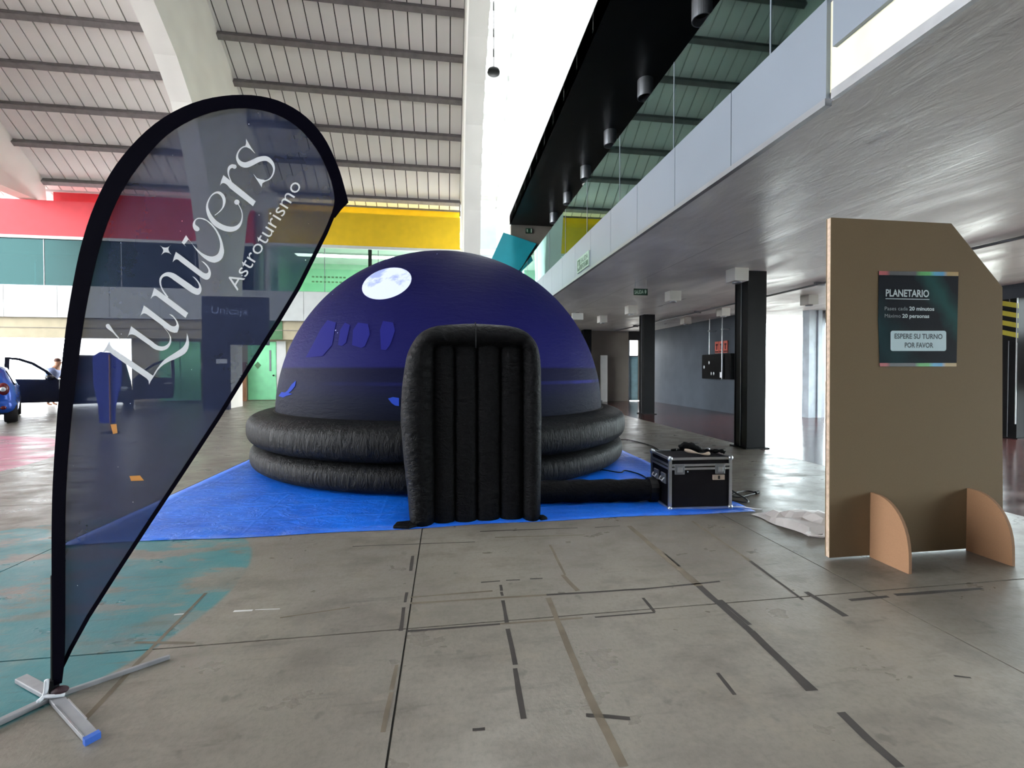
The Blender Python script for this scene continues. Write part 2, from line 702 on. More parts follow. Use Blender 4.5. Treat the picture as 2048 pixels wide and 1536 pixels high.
M['concwall'] = plain('grey_beige_concrete', (150, 143, 133), .8, var=.1, scale=1.2, bump=.1)
M['beige'] = plain('beige_plaster', (184, 174, 148), .8, var=.06)
M['yellow'] = plain('yellow_paint', (240, 200, 20), .55, var=.04)
M['redpaint'] = plain('red_paint', (214, 50, 62), .6, var=.05)
M['green'] = plain('mint_green_paint', (150, 240, 184), .5, var=.06)
M['greend'] = plain('dark_green_paint', (86, 132, 92), .7)
M['mint'] = plain('pale_mint_wall', (190, 228, 200), .7, var=.05)
M['turq'] = plain('turquoise_paint', (30, 160, 176), .5, var=.05)
M['alu'] = plain('brushed_aluminium', (190, 194, 200), .32, .85, .08, 8)
M['steel'] = plain('grey_steel', (140, 143, 148), .4, .7, .1)
M['brown'] = plain('brown_board', (150, 108, 80), .8, var=.1)
M['navytotem'] = plain('dark_navy_board', (30, 34, 60), .6)
M['blackplastic'] = plain('black_plastic', (12, 12, 14), .5, spec=.2)
M['whitelet'] = plain('white_print', (246, 249, 254), .6, var=.01)
M['glass'] = glass('railing_glass', (160, 205, 200), .8, gain=3.0, cap=.36, refl=(.62, .9, .86))
M['pane'] = glass('facade_glass', (245, 250, 250), .97, gain=.6)
M['tglass'] = glass('gallery_teal_glass', (120, 175, 175), .8, gain=.5, cap=.1, rough=.2, refl=(.6, .9, .9))
M['gglass'] = glass('gallery_green_glass', (238, 252, 245), .99, gain=.5, cap=.2)
M['tape'] = plain('dark_tape', (48, 43, 40), .8, var=.25, scale=9)
M['tape2'] = plain('brown_tape_residue', (100, 90, 76), .85, var=.25, scale=9)
M['tape3'] = plain('white_tape', (205, 205, 205), .7)

# ------------------------------------------------------------------ floor
XJ0, YJ0, SL = -0.214, 2.47, 2.85
floor = struct(box('floor', M['joint'], -42, 5.46, -9, 23.5, -.25, -.02))
slab0 = None
for i in range(-11, 2):
    for j in range(-4, 7):
        x0, y0 = XJ0 + SL * i, YJ0 + SL * j
        x1, y1 = x0 + SL, min(y0 + SL, 22.6)
        g = .0045
        x1 = min(x1, 5.46)
        box('floor_slab', M['floor'], x0 + g, x1 - g, y0 + g, y1 - g, -.03, 0, floor)
rf = struct(box('floor_annexe', M['red'], 5.46, 16, -6, 20, -.25, .0))
ground = struct(box('ground_outside', plain('pale_sunlit_paving', (205, 200, 190), .9), -60, 60, -60, 80, -.5, -.26))


def tape(a, b, w, m):
    A, B = on(a[0], a[1], 'Z', 0), on(b[0], b[1], 'Z', 0)
    d = (B - A).normalized()
    n = Vector((-d.y, d.x, 0)) * w / 2
    k = max(2, int((B - A).length / .12))
    L, R = [], []
    for i in range(k + 1):
        p = A + (B - A) * (i / k)
        s1, s2 = 1 + random.uniform(-.25, .2), 1 + random.uniform(-.25, .2)
        L.append(p + n * s1)
        R.append(p - n * s2)
    mb = MB()
    z = Vector((0, 0, .0012))
    vs = [q + z for q in L] + [q + z for q in R]
    n_ = k + 1
    mb.add(vs, [(i, n_ + i, n_ + i + 1, i + 1) for i in range(k)])
    return mb.build('tape_strip', m, floor)


D, T2, T3 = M['tape'], M['tape2'], M['tape3']
for a, b, w, m in [((1001, 1170), (1003, 1182), .02, D), ((1003, 1184), (1005, 1192), .02, D), ((1006, 1201), (1014, 1246), .022, D), ((1015, 1258), (1030, 1330), .024, D),
                   ((1030, 1337), (1048, 1438), .026, D), ((1096, 1196), (1168, 1370), .035, T2), ((1168, 1370), (1246, 1534), .035, T2),
                   ((962, 1165), (1000, 1162), .016, D), ((1012, 1161), (1040, 1160), .012, D), ((1060, 1158), (1085, 1157), .014, D),
                   ((826, 1112), (821, 1142), .022, D), ((814, 1185), (810, 1205), .02, D), ((808, 1215), (802, 1262), .022, D), ((794, 1330), (783, 1380), .018, T2), ((783, 1385), (765, 1465), .02, T2),
                   ((1258, 1052), (1398, 1172), .05, T2), ((1398, 1172), (1500, 1262), .05, D), ((1330, 1108), (1360, 1133), .02, D), ((1500, 1262), (1625, 1382), .05, D), ((1440, 1200), (1500, 1250), .03, D), ((1680, 1425), (1800, 1535), .04, D),
                   ((1384, 1042), (1500, 1122), .02, T2), ((1500, 1122), (1606, 1200), .022, D), ((1612, 1184), (1692, 1233), .035, D),
                   ((820, 1207), (1093, 1190), .02, T2), ((1093, 1190), (1290, 1178), .018, D), ((1290, 1178), (1440, 1163), .016, D), ((820, 1195), (985, 1182), .016, T2),
                   ((813, 1263), (1000, 1248), .018, D), ((1000, 1248), (1165, 1236), .016, T2), ((1190, 1235), (1310, 1225), .014, D), ((1286, 1196), (1309, 1224), .02, D),
                   ((705, 1093), (950, 1084), .012, D), ((960, 1063), (1155, 1056), .016, D), ((1190, 1055), (1240, 1052), .014, D), ((990, 1075), (1170, 1070), .012, T2),
                   ((1700, 1201), (1776, 1193), .028, D), ((1790, 1190), (1965, 1177), .028, D), ((1100, 1090), (1130, 1150), .018, T2), ((1125, 1150), (1156, 1182), .03, T2),
                   ((166, 1442), (300, 1300), .025, T2), ((300, 1300), (412, 1186), .022, T2), ((467, 1223), (505, 1221), .02, T3), ((510, 1220), (560, 1218), .008, T3), ((348, 1230), (368, 1228), .012, T3),
                   ((1435, 1346), (1470, 1390), .018, D), ((1908, 1352), (1942, 1356), .012, D), ((270, 1285), (390, 1286), .02, T2), ((560, 1236), (700, 1215), .012, T2), ((1172, 1430), (1260, 1437), .018, D), ((945, 1460), (970, 1458), .016, D)]:
    tape(a, b, w, m)

# ------------------------------------------------------------------ hall roof
PUR = [(22.6, 8.95), (21.9, 9.45), (20.6, 10.45), (19.45, 11.32), (18.3, 12.18), (17.1, 13.05), (15.95, 13.85), (14.75, 14.62), (13.5, 15.3), (12.1, 15.95), (10.4, 16.6), (8.2, 17.15), (5.5, 17.4)]


def yz(u, v, t):
    return (t, u, v)


def offs(line, d):
    out = []
    for i in range(len(line)):
        a, b = Vector(line[max(i - 1, 0)]), Vector(line[min(i + 1, len(line) - 1)])
        t = (b - a).normalized()
        n = Vector((-t.y, t.x))
        if n.y < 0:
            n = -n
        p = Vector(line[i]) + n * d
        out.append((p.x, p.y))
    return out


BACKR = [(-y + 11.0, z) for y, z in reversed(PUR[:-1])]
FULL = PUR + BACKR
ceiling = struct(MB().band(offs(FULL, .06), offs(FULL, .2), yz, -34, .7).build('ceiling', M['roofback']))
pw = .49
pan0 = MB().band(offs(PUR, 0), offs(PUR, .05), yz, -pw / 2 + .019, pw / 2 - .019).build('roof_panel', M['roofpanel'], ceiling)
xs = [.65 - pw / 2 - k * pw for k in range(50)]
pan0.location = (xs[0], 0, 0)
for k, x in enumerate(xs[1:]):
    c = copy_at(pan0, ceiling)
    c.location = (x, 0, random.uniform(-.008, .008))
MB().band(offs(BACKR, 0), offs(BACKR, .05), yz, -34, .65).build('rear_roof_lining', M['roofpanel'], ceiling)
MB().band(offs(PUR, 0), offs(PUR, .05), yz, -34, -23.9).build('side_roof_lining', M['roofpanel'], ceiling)
RIBX = [(.65, 1.25), (-8.42, -7.8), (-17.5, -16.88)]
bays = [(-7.8, .65), (-16.88, -8.42), (-24, -17.5)]
for i in range(1, 11):
    y, z = PUR[i]
    y2, z2 = PUR[i + 1]
    d = Vector((y2 - y, z2 - z)).normalized()
    n = Vector((-d.y, d.x))
    n = -n if n.y > 0 else n
    for x0, x1 in bays:
        mb = MB()
        hh = .2
        # stepped channel: flange, web, lip
        for a, b, e0, e1 in ((-.11, .11, 0, .05), (-.04, .10, .05, .17), (-.09, .09, .17, .20)):
            q = [Vector((y, z)) + d * s + n * e for s, e in ((a, e0), (b, e0), (b, e1), (a, e1))]
            mb.prism([(p.x, p.y) for p in q], yz, x0, x1)
        mb.build('purlin', M['purlin'], ceiling)
R_OUT = [(18.7, 0), (18.7, 3), (18.8, 5.5), (19.3, 7.5), (20.6, 9.0), (21.9, 9.55), (20.6, 10.5), (18.3, 12.25), (15.95, 13.9), (13.5, 15.35), (10.4, 16.65), (5.5, 17.45)]
R_IN = [(17.3, 0), (17.2, 3), (16.85, 5.5), (16.45, 7.2), (15.95, 8.6), (15.4, 9.7), (14.6, 10.6), (13.6, 11.35), (12.3, 12.1), (10.6, 12.9), (8.5, 13.6), (5.5, 14.2)]
for k, (x0, x1) in enumerate(RIBX):
    if k < 2:
        MB().band(R_OUT, R_IN, yz, x0, x1).build('roof_rib', M['rib'], ceiling)
        MB().band(R_OUT[6:], R_IN[6:], lambda u, v, t: (t, 11 - u, v), x0, x1).build('roof_rib', M['rib'], ceiling)
    else:
        A = [(22.0, 8.5), (21.9, 9.55), (20.6, 10.5), (18.3, 12.25), (15.95, 13.9), (13.5, 15.35), (10.4, 16.65), (5.5, 17.45)]
        B = [(16.2, 8.5), (15.9, 8.9), (15.4, 9.7), (14.6, 10.6), (13.6, 11.35), (12.3, 12.1), (10.6, 12.9), (5.5, 14.2)]
        MB().band(A, B, yz, x0, x1).build('roof_rib', M['rib'], ceiling)
# skylight beside the first rib: slats over open daylight
sky = struct(MB().box(2.36, 2.44, 21.85, 22.0, 9.3, 9.45).build('window_1', M['white']))
for i in range(1, 12):
    (y, z), (y2, z2) = PUR[i], PUR[i + 1] if i + 1 < len(PUR) else PUR[i]
    for f in (.1, .55):
        a = Vector((y + (y2 - y) * f, z + (z2 - z) * f))
        b = Vector((y + (y2 - y) * (f + .17), z + (z2 - z) * (f + .17)))
        MB().band([(a.x, a.y), (b.x, b.y)], [(a.x, a.y + .05), (b.x, b.y + .05)], yz, 1.25, 2.44).build('louvre_slat', M['white'], sky)
t = thing('pendant_lamp', (1.62, 15.5, 14.15), 'small black disc lamp hanging on a long rod under the skylight', 'lamp')
MB().tube([(1.62, 15.5, 14.15), (1.62, 15.5, 11.75)], .018, 8).build('rod', M['blackplastic'], t)
MB().lathe([(.0, .16), (.05, .16), (.07, .1), (.2, .07), (.22, .0), (.2, -.05), (0, -.06)], (1.62, 15.5, 11.6), 24).build('shade', M['blackplastic'], t, True)

# ------------------------------------------------------------------ far wall and its gallery (the long side of the hall)
YW, YG = 22.0, 21.4
struct(MB().box(-34, -26, YW, YW + .25, 0, 2.8).build('wall_back_side', M['beige']))
wb = struct(MB().box(-13.7, 2.44, YW, YW + .25, 0, 2.8).build('wall_back', M['beige']))
struct(MB().box(-34, 2.44, YW + .6, YW + .85, 8.3, 9.3).build('wall_back_upper', M['white']))
# slab, soffit beam and white gallery fascia
struct(MB().box(-34, .65, YG + .02, YW + 3.2, 3.62, 3.9).build('trim_1', M['white']))
beam = struct(MB().box(-34, .65, YG + .15, YG + .6, 2.77, 3.62).build('trim_2', M['beige']))
MB().box(-34, .65, YG + .12, YG + .15, 3.17, 3.2).build('shadow_line', M['concwall'], beam)
MB().box(-10.4, -7.3, YG + .125, YG + .15, 2.77, 3.62).build('green_panel', M['greend'], beam)
gf = struct(MB().box(-34, .65, YG + .03, YG + .2, 3.6, 4.9).build('trim_3', M['joint']))
x = -34.0 + .35
while x < .6:
    w = min(1.95, .65 - x)
    MB().box(x + .008, x + w - .008, YG, YG + .05, 3.6, 4.92).build('fascia_panel', plain('white_grey_cladding', (204, 208, 208), .5, var=.04), gf)
    x += 1.95
# coloured band over the glazing
rb = struct(MB().box(-34, -8.42, YG, YG + .25, 6.98, 8.45).build('trim_4', M['redpaint']))
MB().box(-34, -8.42, YG - .03, YG + .02, 6.86, 6.98).build('edge_strip', M['white'], rb)
MB().box(-16.86, -8.42, YW + .3, YW + .5, 8.3, 9.15).build('recessed_red_wall', M['redpaint'], rb)
MB().box(-34, -8.42, YW + .25, YW + .45, 9.12, 9.5).build('eaves_strip', M['white'], rb)
yb = struct(MB().box(-7.8, .65, YG, YG + .25, 7.05, 8.55).build('trim_5', M['yellow']))
MB().box(-7.8, .65, YG - .03, YG + .02, 6.93, 7.05).build('edge_strip', M['white'], yb)
MB().box(-7.8, .65, YW + .3, YW + .5, 8.5, 9.15).build('recessed_yellow_wall', M['yellow'], yb)
MB().box(-7.8, .65, YW + .25, YW + .45, 9.12, 9.5).build('eaves_strip', M['purlin'], yb)
struct(MB().box(-8.75, -7.5, YG + .26, YG + .4, 3.9, 9.4).build('wall_back_pier', M['white']))
t = thing('added_gallery_light', (-3.5, 22.9, 6.9), 'added light strip brightening the mint gallery behind the glass', 'lamp')  # strip light added to brighten the gallery interior, not a known fixture
MB().box(-7.2, .2, 22.6, 23.2, 6.93, 7.0).build('housing', M['white'], t)
MB().box(-7.1, .1, 22.65, 23.15, 6.91, 6.93).build('diffuser', emit('added_light_diffuser', (250, 255, 245), 9.0), t)
# gallery rooms behind the glass
struct(MB().box(-34, -8.2, YW + 3, YW + 3.2, 3.9, 8.3).build('wall_gallery_dark', plain('dark_gallery_wall', (18, 30, 32), .6)))
struct(MB().box(-8.2, .65, YW + 3, YW + 3.2, 3.9, 8.3).build('wall_gallery_mint', M['mint']))
struct(MB().box(-34, 2.44, YG + .25, YW + 3.2, 7.0, 7.2).build('ceiling_gallery', M['white']))
struct(MB().box(-8.3, -8.1, YG + .2, YW + 3, 3.9, 7.0).build('wall_gallery_divider', M['mint']))
for nm, x0, x1, m, st in (('window_2', -34, -8.42, 'tglass', 2.9), ('window_3', -7.8, .65, 'gglass', 2.35)):
    w = struct(MB().box(x0, x1, YG + .04, YG + .1, 4.88, 4.94).build(nm, M['steel']))
    x = x0
    while x < x1 - .1:
        xe = min(x + st, x1)
        MB().box(x + .01, xe - .01, YG + .05, YG + .065, 4.94, 6.9).build('glass_pane', M[m], w)
        MB().box(xe - .012, xe + .012, YG + .04, YG + .1, 4.94, 6.9).build('mullion', M['steel'], w)
        x += st
    y0 = YG + .3
    if nm == 'window_3':
        MB().box(-3.55, -3.4, YG + .1, YG + .2, 4.94, 6.93).build('dark_post', M['pillar'], w)
        MB().box(x0, x1, YG + .2, YG + .21, 4.94, 6.0).build('inner_glass_rail', M['gglass'], w)
        for r in range(2):
            for k in range(9):
                xx = -6.0 + k * .17
                MB().box(xx, xx + .11, YG + .03, YG + .045, 5.35 + r * .22, 5.42 + r * .22).build('marking_dot', M['greend'], w)
    else:
        for k in range(6):
            MB().box(-19.0 + k * 1.9, -18.97 + k * 1.9, YG + .25, YG + .3, 4.94, 5.95).build('rail_post', M['alu'], w)
# end wall strip between rib and mezzanine
struct(MB().box(1.25, 2.44, YW, YW + .2, 0, 9.4).build('wall_back_end', plain('frosted_pale_wall', (196, 206, 214), .5, var=.05)))

# doors and boards of the ground floor
d1 = struct(MB().box(-8.92, -7.72, YW - .06, YW, .04, 2.69).build('door_1', M['green']))
MB().box(-8.0, -7.93, YW - .075, YW - .06, 1.35, 2.3).build('pull_bar', M['steel'], d1)
MB().ell((-7.82, YW - .1, 1.15), .04, .05, .04).build('door_knob', M['blackplastic'], d1, True)
MB().prism([(-.14, 0), (0, .16), (.14, 0), (0, -.16)], lambda u, v, t: (-8.5 + u, t, 1.62 + v), YW - .07, YW - .061).build('diamond_sign', M['greend'], d1)
struct(MB().box(-7.7, -7.3, YW - .05, YW, 0, 2.72).build('trim_6', M['white']))
d2 = struct(MB().box(-12.55, -10.9, YW - .06, YW, .04, 2.66).build('door_2', M['green']))
MB().box(-11.74, -11.71, YW - .07, YW - .06, .04, 2.66).build('leaf_gap', M['greend'], d2)
bx = thing('brown_board', (-9.35, 21.7, 0), 'brown board leaning beside the mint green door', 'board')
MB().box(-9.9, -8.9, 21.65, 21.75, 0, 1.75).build('panel', M['brown'], bx)
MB().box(-9.62, -9.5, 21.6, 21.65, 0, .75).build('stiffener', M['brown'], bx)
YT = 17.05
A, B, C_, D_ = on(403, 592, 'Y', YT), on(535, 690, 'Y', YT), on(403, 700, 'Y', YT), on(456, 700, 'Y', YT)
tt = thing('sponsor_totem', ((A.x + D_.x) / 2, YT, 0), 'tall dark navy display totem with pale lettering in front of the concrete rib', 'sign')
MB().box(A.x, D_.x, YT + .02, YT + .18, 0, B.z).build('lower_board', M['navytotem'], tt)
MB().box(A.x, B.x, YT, YT + .2, B.z, A.z).build('sign_board', M['navytotem'], tt)
text_obj('lettering', 'Unicaja', (422, 627), (495, 630), 14, lambda x, y: on(x, y, 'Y', YT - .006), plain('pale_blue_lettering', (150, 165, 205), .6), tt, .01)
E1, E2 = on(432, 727, 'Y', YT), on(454, 718, 'Y', YT)
MB().box(E1.x, E2.x, YT + .005, YT + .02, E1.z, E2.z).build('white_label', M['whitelet'], tt)

# ------------------------------------------------------------------ mezzanine on the side
XM = 2.44
sof = struct(MB().box(XM + .05, 11.8, -5, 20, 3.15, 3.7).build('ceiling_mezzanine', M['soffit']))
fas = struct(MB().box(XM + .03, XM + .3, -5, 20, 3.2, 3.78).build('trim_7', plain('cream_slab_edge', (226, 222, 196), .7)))
yj = [2.62, 3.61, 4.58, 5.55, 6.5, 7.45, 8.39, 9.35, 10.3, 11.25, 12.2, 13.15, 14.1, 15.05, 16.0, 16.95, 17.9, 18.85, 20]
for a, b in zip(yj, yj[1:]):
    MB().box(XM, XM + .03, a + .004, b - .004, 3.16, 3.8).build('fascia_panel', M['fascia'], fas)
for a, b in ((-4.9, -2.4), (-2.4, .1), (.1, 2.58)):
    MB().box(XM, XM + .03, a + .004, b - .004, 3.46, 3.8).build('fascia_panel', M['fascia'], fas)
    MB().box(XM - .005, XM + .03, a, b, 3.13, 3.19).build('bottom_strip', M['alu'], fas)
MB().box(XM - .01, XM + .04, 2.62, 20, 3.115, 3.16).build('drip_edge', M['steel'], fas)
gr = thing('glass_railing', (XM + .06, 8, 3.8), 'long teal glass balustrade along the mezzanine edge', 'railing')
yy = [-4.3, -2.8, -1.3, .2, 1.7, 3.2, 4.7, 6.27, 7.8, 9.28, 10.8, 12.3, 13.8, 15.3]
for a, b in zip(yy, yy[1:]):
    MB().box(XM + .046, XM + .05, b - .006, b + .006, 3.8, 4.79).build('pane_edge', M['fascia'], gr)
    MB().box(XM + .05, XM + .065, a + .006, b - .006, 3.78, 4.79).build('glass_pane', M['glass'], gr)
MB().box(XM + .04, XM + .075, -4.3, 15.3, 3.77, 3.82).build('base_channel', M['steel'], gr)
# upper storey: black soffit, white wall above it
us = struct(MB().box(XM, 12, -5, 17.4, 7.05, 7.4).build('ceiling_upper', M['black']))
uw = struct(MB().box(XM + .04, XM + .3, -5, 22, 7.2, 17.6).build('wall_upper', plain('joint_grey', (150, 150, 148), .7)))
y = -5.0
while y < 22:
    MB().box(XM, XM + .05, y + .006, min(y + .95, 22) - .006, 7.05, 17.55).build('wall_panel', M['white'], uw)
    y += .95
struct(MB().box(9, 9.2, -5, 17.4, 3.7, 7.05).build('wall_mezzanine_rear', plain('dark_room_wall', (40, 52, 54), .6)))
struct(MB().box(XM + .3, 9, -5, -4.8, 3.7, 7.05).build('wall_mezzanine_near', M['black']))
struct(MB().box(XM + .05, 9, 17.4, 17.6, 3.7, 7.4).build('wall_mezzanine_end', M['concwall']))
struct(MB().box(XM + .1, 11.8, -5, 20, 3.7, 3.76).build('floor_mezzanine', M['darkwall']))
for k, yv in enumerate((6.43, 8.4, 10.3, 12.2, 14.08, 15.95)):
    nm = ['nearest and largest', 'second nearest', 'third nearest', 'fourth nearest', 'fifth nearest', 'farthest and smallest'][k]
    t = thing('downlight', (3.85, yv, 7.05), 'silver cylinder downlight on the black upper soffit, %s of the row' % nm, 'lamp', 'silver cylinder downlights')
    MB().lathe([(.0, 0), (.15, 0), (.15, -.34), (.135, -.34), (.12, -.2), (0, -.2)], (3.85, yv, 7.05), 28).build('housing', M['alu'], t, False)
    MB().lathe([(0, -.215), (.118, -.215), (.118, -.225), (0, -.225)], (3.85, yv, 7.05), 20).build('reflector', M['blackplastic'], t)
t = thing('smoke_detector', (4.2, 13.3, 7.0), 'small white dome detector on the black upper soffit', 'detector')
MB().lathe([(0, .05), (.09, .05), (.09, .01), (.05, -.04), (0, -.05)], (4.2, 13.3, 7.0), 20).build('cap', M['white'], t, True)
MB().lathe([(0, .05), (.11, .05), (.11, .03), (0, .03)], (4.2, 13.3, 7.0), 20).build('base', M['white'], t)
# turquoise stair side and things at the mezzanine end
t = thing('stair_soffit', (3.0, 17.1, 5.3), 'turquoise painted stair side sloping at the mezzanine end', 'stairs')
MB().prism([(1007, 465), (1073, 487), (1056, 514), (1040, 540), (1010, 545), (983, 518)], lambda u, v, s: on(u, v, 'Y', s), 17.0, 17.39).build('turquoise_slab', M['turq'], t)
MB().prism([(1056, 516), (1090, 516), (1090, 575), (1035, 560), (1040, 541)], lambda u, v, s: on(u, v, 'Y', s), 17.3, 17.39).build('grey_newel_wall', M['concwall'], t)
EX = {}


def exit_sign(name, label, fn, x0, x1, y0, y1, txt, loc, board, flip=False):
    t = thing(name, loc, label, 'sign')
    board(t)
    return t


M['signgreen'] = plain('exit_sign_green', (20, 66, 44), .5)
M['signpale'] = emit('luminescent_sign_white', (206, 236, 216), .12)
t = thing('exit_sign', (2.9, 17.35, 6.6), 'small dark exit pictogram sign on the grey mezzanine end wall', 'sign')
A, B = on(1052, 466, 'Y', 17.35), on(1064, 457, 'Y', 17.35)
MB().box(A.x, B.x, 17.34, 17.4, A.z, B.z).build('plate', M['signgreen'], t)
MB().box(A.x + .03, A.x + .07, 17.33, 17.34, A.z + .03, B.z - .04).build('pictogram', M['signpale'], t)
MB().box(B.x - .05, B.x - .01, 17.33, 17.34, A.z + .02, B.z - .02).build('pictogram', M['signpale'], t)
t = thing('exit_sign', (XM - .02, 7.84, 3.2), 'pale framed exit sign with down arrow fixed flat on the mezzanine fascia', 'sign')
MB().box(XM - .018, XM - .002, 7.5, 8.19, 3.2, 3.46).build('plate', M['signpale'], t)
fx = lambda x, y: (XM - .019, 8.19 - x, 3.2 + y)
poly_sheet('green_field', [[(.03, .03), (.19, .03), (.19, .23), (.03, .23)], [(.21, .03), (.66, .03), (.66, .115), (.21, .115)]], fx, M['signgreen'], t)
fy2 = lambda x, y: (XM - .0205, 8.19 - x, 3.46 - y)
text_obj('salida_word', 'SALIDA', (.22, .12), (.65, .12), .085, fy2, M['signgreen'], t, .01)
text_obj('exit_word', 'EXIT', (.3, .225), (.56, .225), .065, fy2, M['signpale'], t, .01)
poly_sheet('arrow', [[(.09, .2), (.13, .2), (.13, .12), (.17, .12), (.11, .05), (.05, .12), (.09, .12)]], lambda x, y: (XM - .0205, 8.19 - x, 3.2 + y), M['signpale'], t)
t = thing('exit_sign', (3.73, 8.3, 2.85), 'green SALIDA sign hanging on two thin rods under the concrete soffit', 'sign')
MB().box(3.59, 3.87, 8.29, 8.31, 2.85, 2.975).build('plate', M['signgreen'], t)
for xx in (3.62, 3.84):
    MB().tube([(xx, 8.3, 2.975), (xx, 8.3, 3.16)], .006, 6).build('rod', M['white'], t)
text_obj('salida_word', 'SALIDA', (1269.5, 587.8), (1287, 587), 7, lambda x, y: on(x, y, 'Y', 8.285), M['signpale'], t, .02)
poly_sheet('arrow', [[(1289, 582), (1291, 579), (1293, 582), (1292, 582), (1293, 584), (1291, 588), (1289, 584), (1290, 584)]], lambda x, y: on(x, y, 'Y', 8.285), M['signpale'], t)

# box luminaires, conduit and pillars under the mezzanine
M['lumi'] = plain('white_luminaire', (218, 216, 210), .6, var=.03)
names = ['beside the top of the big black pillar', 'second of its row, past the hanging exit sign', 'third of its row, before the slim black pillar', 'fourth and smallest of its row',
         'beyond the bright glazed opening, beside the conduit', 'above the red fire notices', 'farthest by the slate wall']
for k, (x, y) in enumerate([(5.0, 7.2), (5.0, 9.44), (5.0, 11.74), (5.0, 14.04), (8.45, 9.5), (7.8, 11.84), (7.9, 14.04)]):
    t = thing('box_luminaire', (x, y, 3.15), 'white box luminaire on the concrete soffit, ' + names[k], 'lamp', 'box luminaires under the mezzanine')
    MB().box(x - .13, x + .13, y - .13, y + .13, 2.93, 3.16).build('housing', M['lumi'], t, bevel=.008)
    MB().lathe([(0, 0), (.08, 0), (.08, -.025), (.06, -.03), (0, -.03)], (x, y, 2.93), 18).build('lens', M['steel'], t)
t = thing('panel_luminaire', (3.95, 13.3, 2.9), 'flat white rectangular luminaire beside the dome edge under the soffit', 'lamp')
MB().box(3.78, 4.12, 13.25, 13.35, 2.93, 3.13).build('panel', M['white'], t)
MB().box(3.9, 4.0, 13.27, 13.33, 3.13, 3.16).build('bracket', M['steel'], t)
t = thing('ceiling_conduit', (7.3, 8, 3.1), 'thin double conduit running along the concrete soffit', 'pipe')
MB().tube([(7.3, -4, 3.1), (7.3, 19, 3.1)], .022, 8).build('pipe', M['steel'], t)
MB().tube([(7.42, -4, 3.125), (7.42, 19, 3.125)], .016, 8).build('pipe', M['steel'], t)
for k in range(10):
    MB().box(7.26, 7.46, -3 + k * 2.2, -2.95 + k * 2.2, 3.08, 3.155).build('clip', M['steel'], t)


def pillar(x, y, w, label, stripe=False, top=3.15):
    t = thing('pillar', (x, y, 0), label, 'column')
    for s in (-1, 1):
        MB().box(x - w / 2, x + w / 2, y + s * w / 2 - (.02 if s > 0 else 0), y + s * w / 2 + (.02 if s < 0 else 0), .0, top).build('flange', M['pillar'], t)
    MB().box(x - w / 2 + .01, x + w / 2 - .01, y - w / 2 + .02, y + w / 2 - .02, 0, top).build('core', M['pillar'], t)
    MB().box(x - w / 2 - .004, x - w / 2 + .01, y - .006, y + .006, 0, top).build('weld_line', M['steel'], t)
    MB().box(x - w / 2 - .05, x + w / 2 + .05, y - w / 2 - .05, y + w / 2 + .05, 0, .02).build('base_plate', M['pillar'], t)
    return t


pillar(5.44, 7.45, .36, 'big black steel pillar in front of the bright glazed opening')
pillar(6.33, 13.6, .36, 'slim looking black steel pillar in front of the pale blue doorway')
pillar(6.05, 19.0, .34, 'black steel pillar half hidden behind the planetarium dome')
p4 = pillar(11.6, 7.7, .3, 'black facade post with yellow and black warning stripes', top=2.86)
stz = 1.95
M['stripeY'] = plain('warning_yellow', (200, 190, 60), .6)
for k in range(8):
    MB().prism([(-.15, 0), (.15, .1), (.15, .2), (-.15, .1)], lambda u, v, s: (11.45 + s, 7.7 + u, v + stz + k * .1), -.012, 0).build('warning_stripe', M['stripeY'] if k % 2 else M['blackplastic'], p4)
MB().box(11.436, 11.45, 7.555, 7.575, .3, 2.86).build('edge_strip', M['alu'], p4)

# slate wall, end wall and glazed facade
struct(MB().box(9.08, 9.3, 12.85, 19.6, 0, 3.15).build('wall_right', M['darkwall']))
struct(MB().box(8.8, 9.08, 12.9, 19.6, 2.98, 3.06).build('trim_8', M['steel'])) if False else None
struct(MB().box(2.44, 8.15, 19.4, 19.6, 0, 3.15).build('wall_end', M['concwall']))
struct(MB().box(8.15, 9.08, 19.4, 19.6, 2.75, 3.15).build('wall_end_lintel', plain('dark_lintel', (60, 58, 56), .8)))
d3 = struct(MB().box(8.15, 8.2, 19.38, 19.6, 0, 2.75).build('door_3', M['alu']))
MB().box(8.2, 8.62, 19.45, 19.49, .02, 2.0).build('door_leaf', plain('pale_blue_door', (150, 200, 210), .4), d3)
MB().box(8.24, 8.58, 19.44, 19.45, .1, 1.9).build('door_glass', plain('pale_blue_glass', (176, 218, 226), .2), d3)
MB().box(8.2, 8.95, 19.45, 19.49, 2.0, 2.06).build('transom', M['steel'], d3)
MB().box(8.62, 8.72, 19.43, 19.5, .02, 2.75).build('jamb', M['concwall'], d3)
MB().box(8.95, 9.0, 19.43, 19.5, .02, 2.75).build('jamb', M['pillar'], d3)
t = thing('white_partition', (6.95, 19.2, 0), 'low white panel standing at the beige end wall', 'panel')
MB().box(6.75, 7.05, 19.1, 19.2, 0, 2.05).build('board', M['white'], t)
MB().box(6.75, 6.8, 19.05, 19.25, 0, .06).build('foot', M['steel'], t)
t = thing('fire_cabinet', (9.05, 13.9, 1.1), 'black fire hose cabinet on the slate grey wall', 'cabinet')
MB().box(8.9, 9.075, 13.12, 14.7, 1.1, 1.93).build('body', M['blackplastic'], t)
MB().box(8.88, 8.9, 13.42, 14.68, 1.12, 1.91).build('door', M['blackplastic'], t)
for yy_, zz_ in ((14.25, 1.65), (14.55, 1.5), (14.12, 1.28), (13.98, 1.28)):
    MB().ell((8.875, yy_, zz_), .012, .035, .06, 10, 6).build('fitting', M['alu'], t)
MB().box(8.865, 8.88, 13.5, 13.62, 1.15, 1.33).build('white_tag', M['whitelet'], t)
t = thing('fire_notice', (9.05, 13.8, 1.97), 'row of three red pictogram notices above the fire cabinet', 'sign')
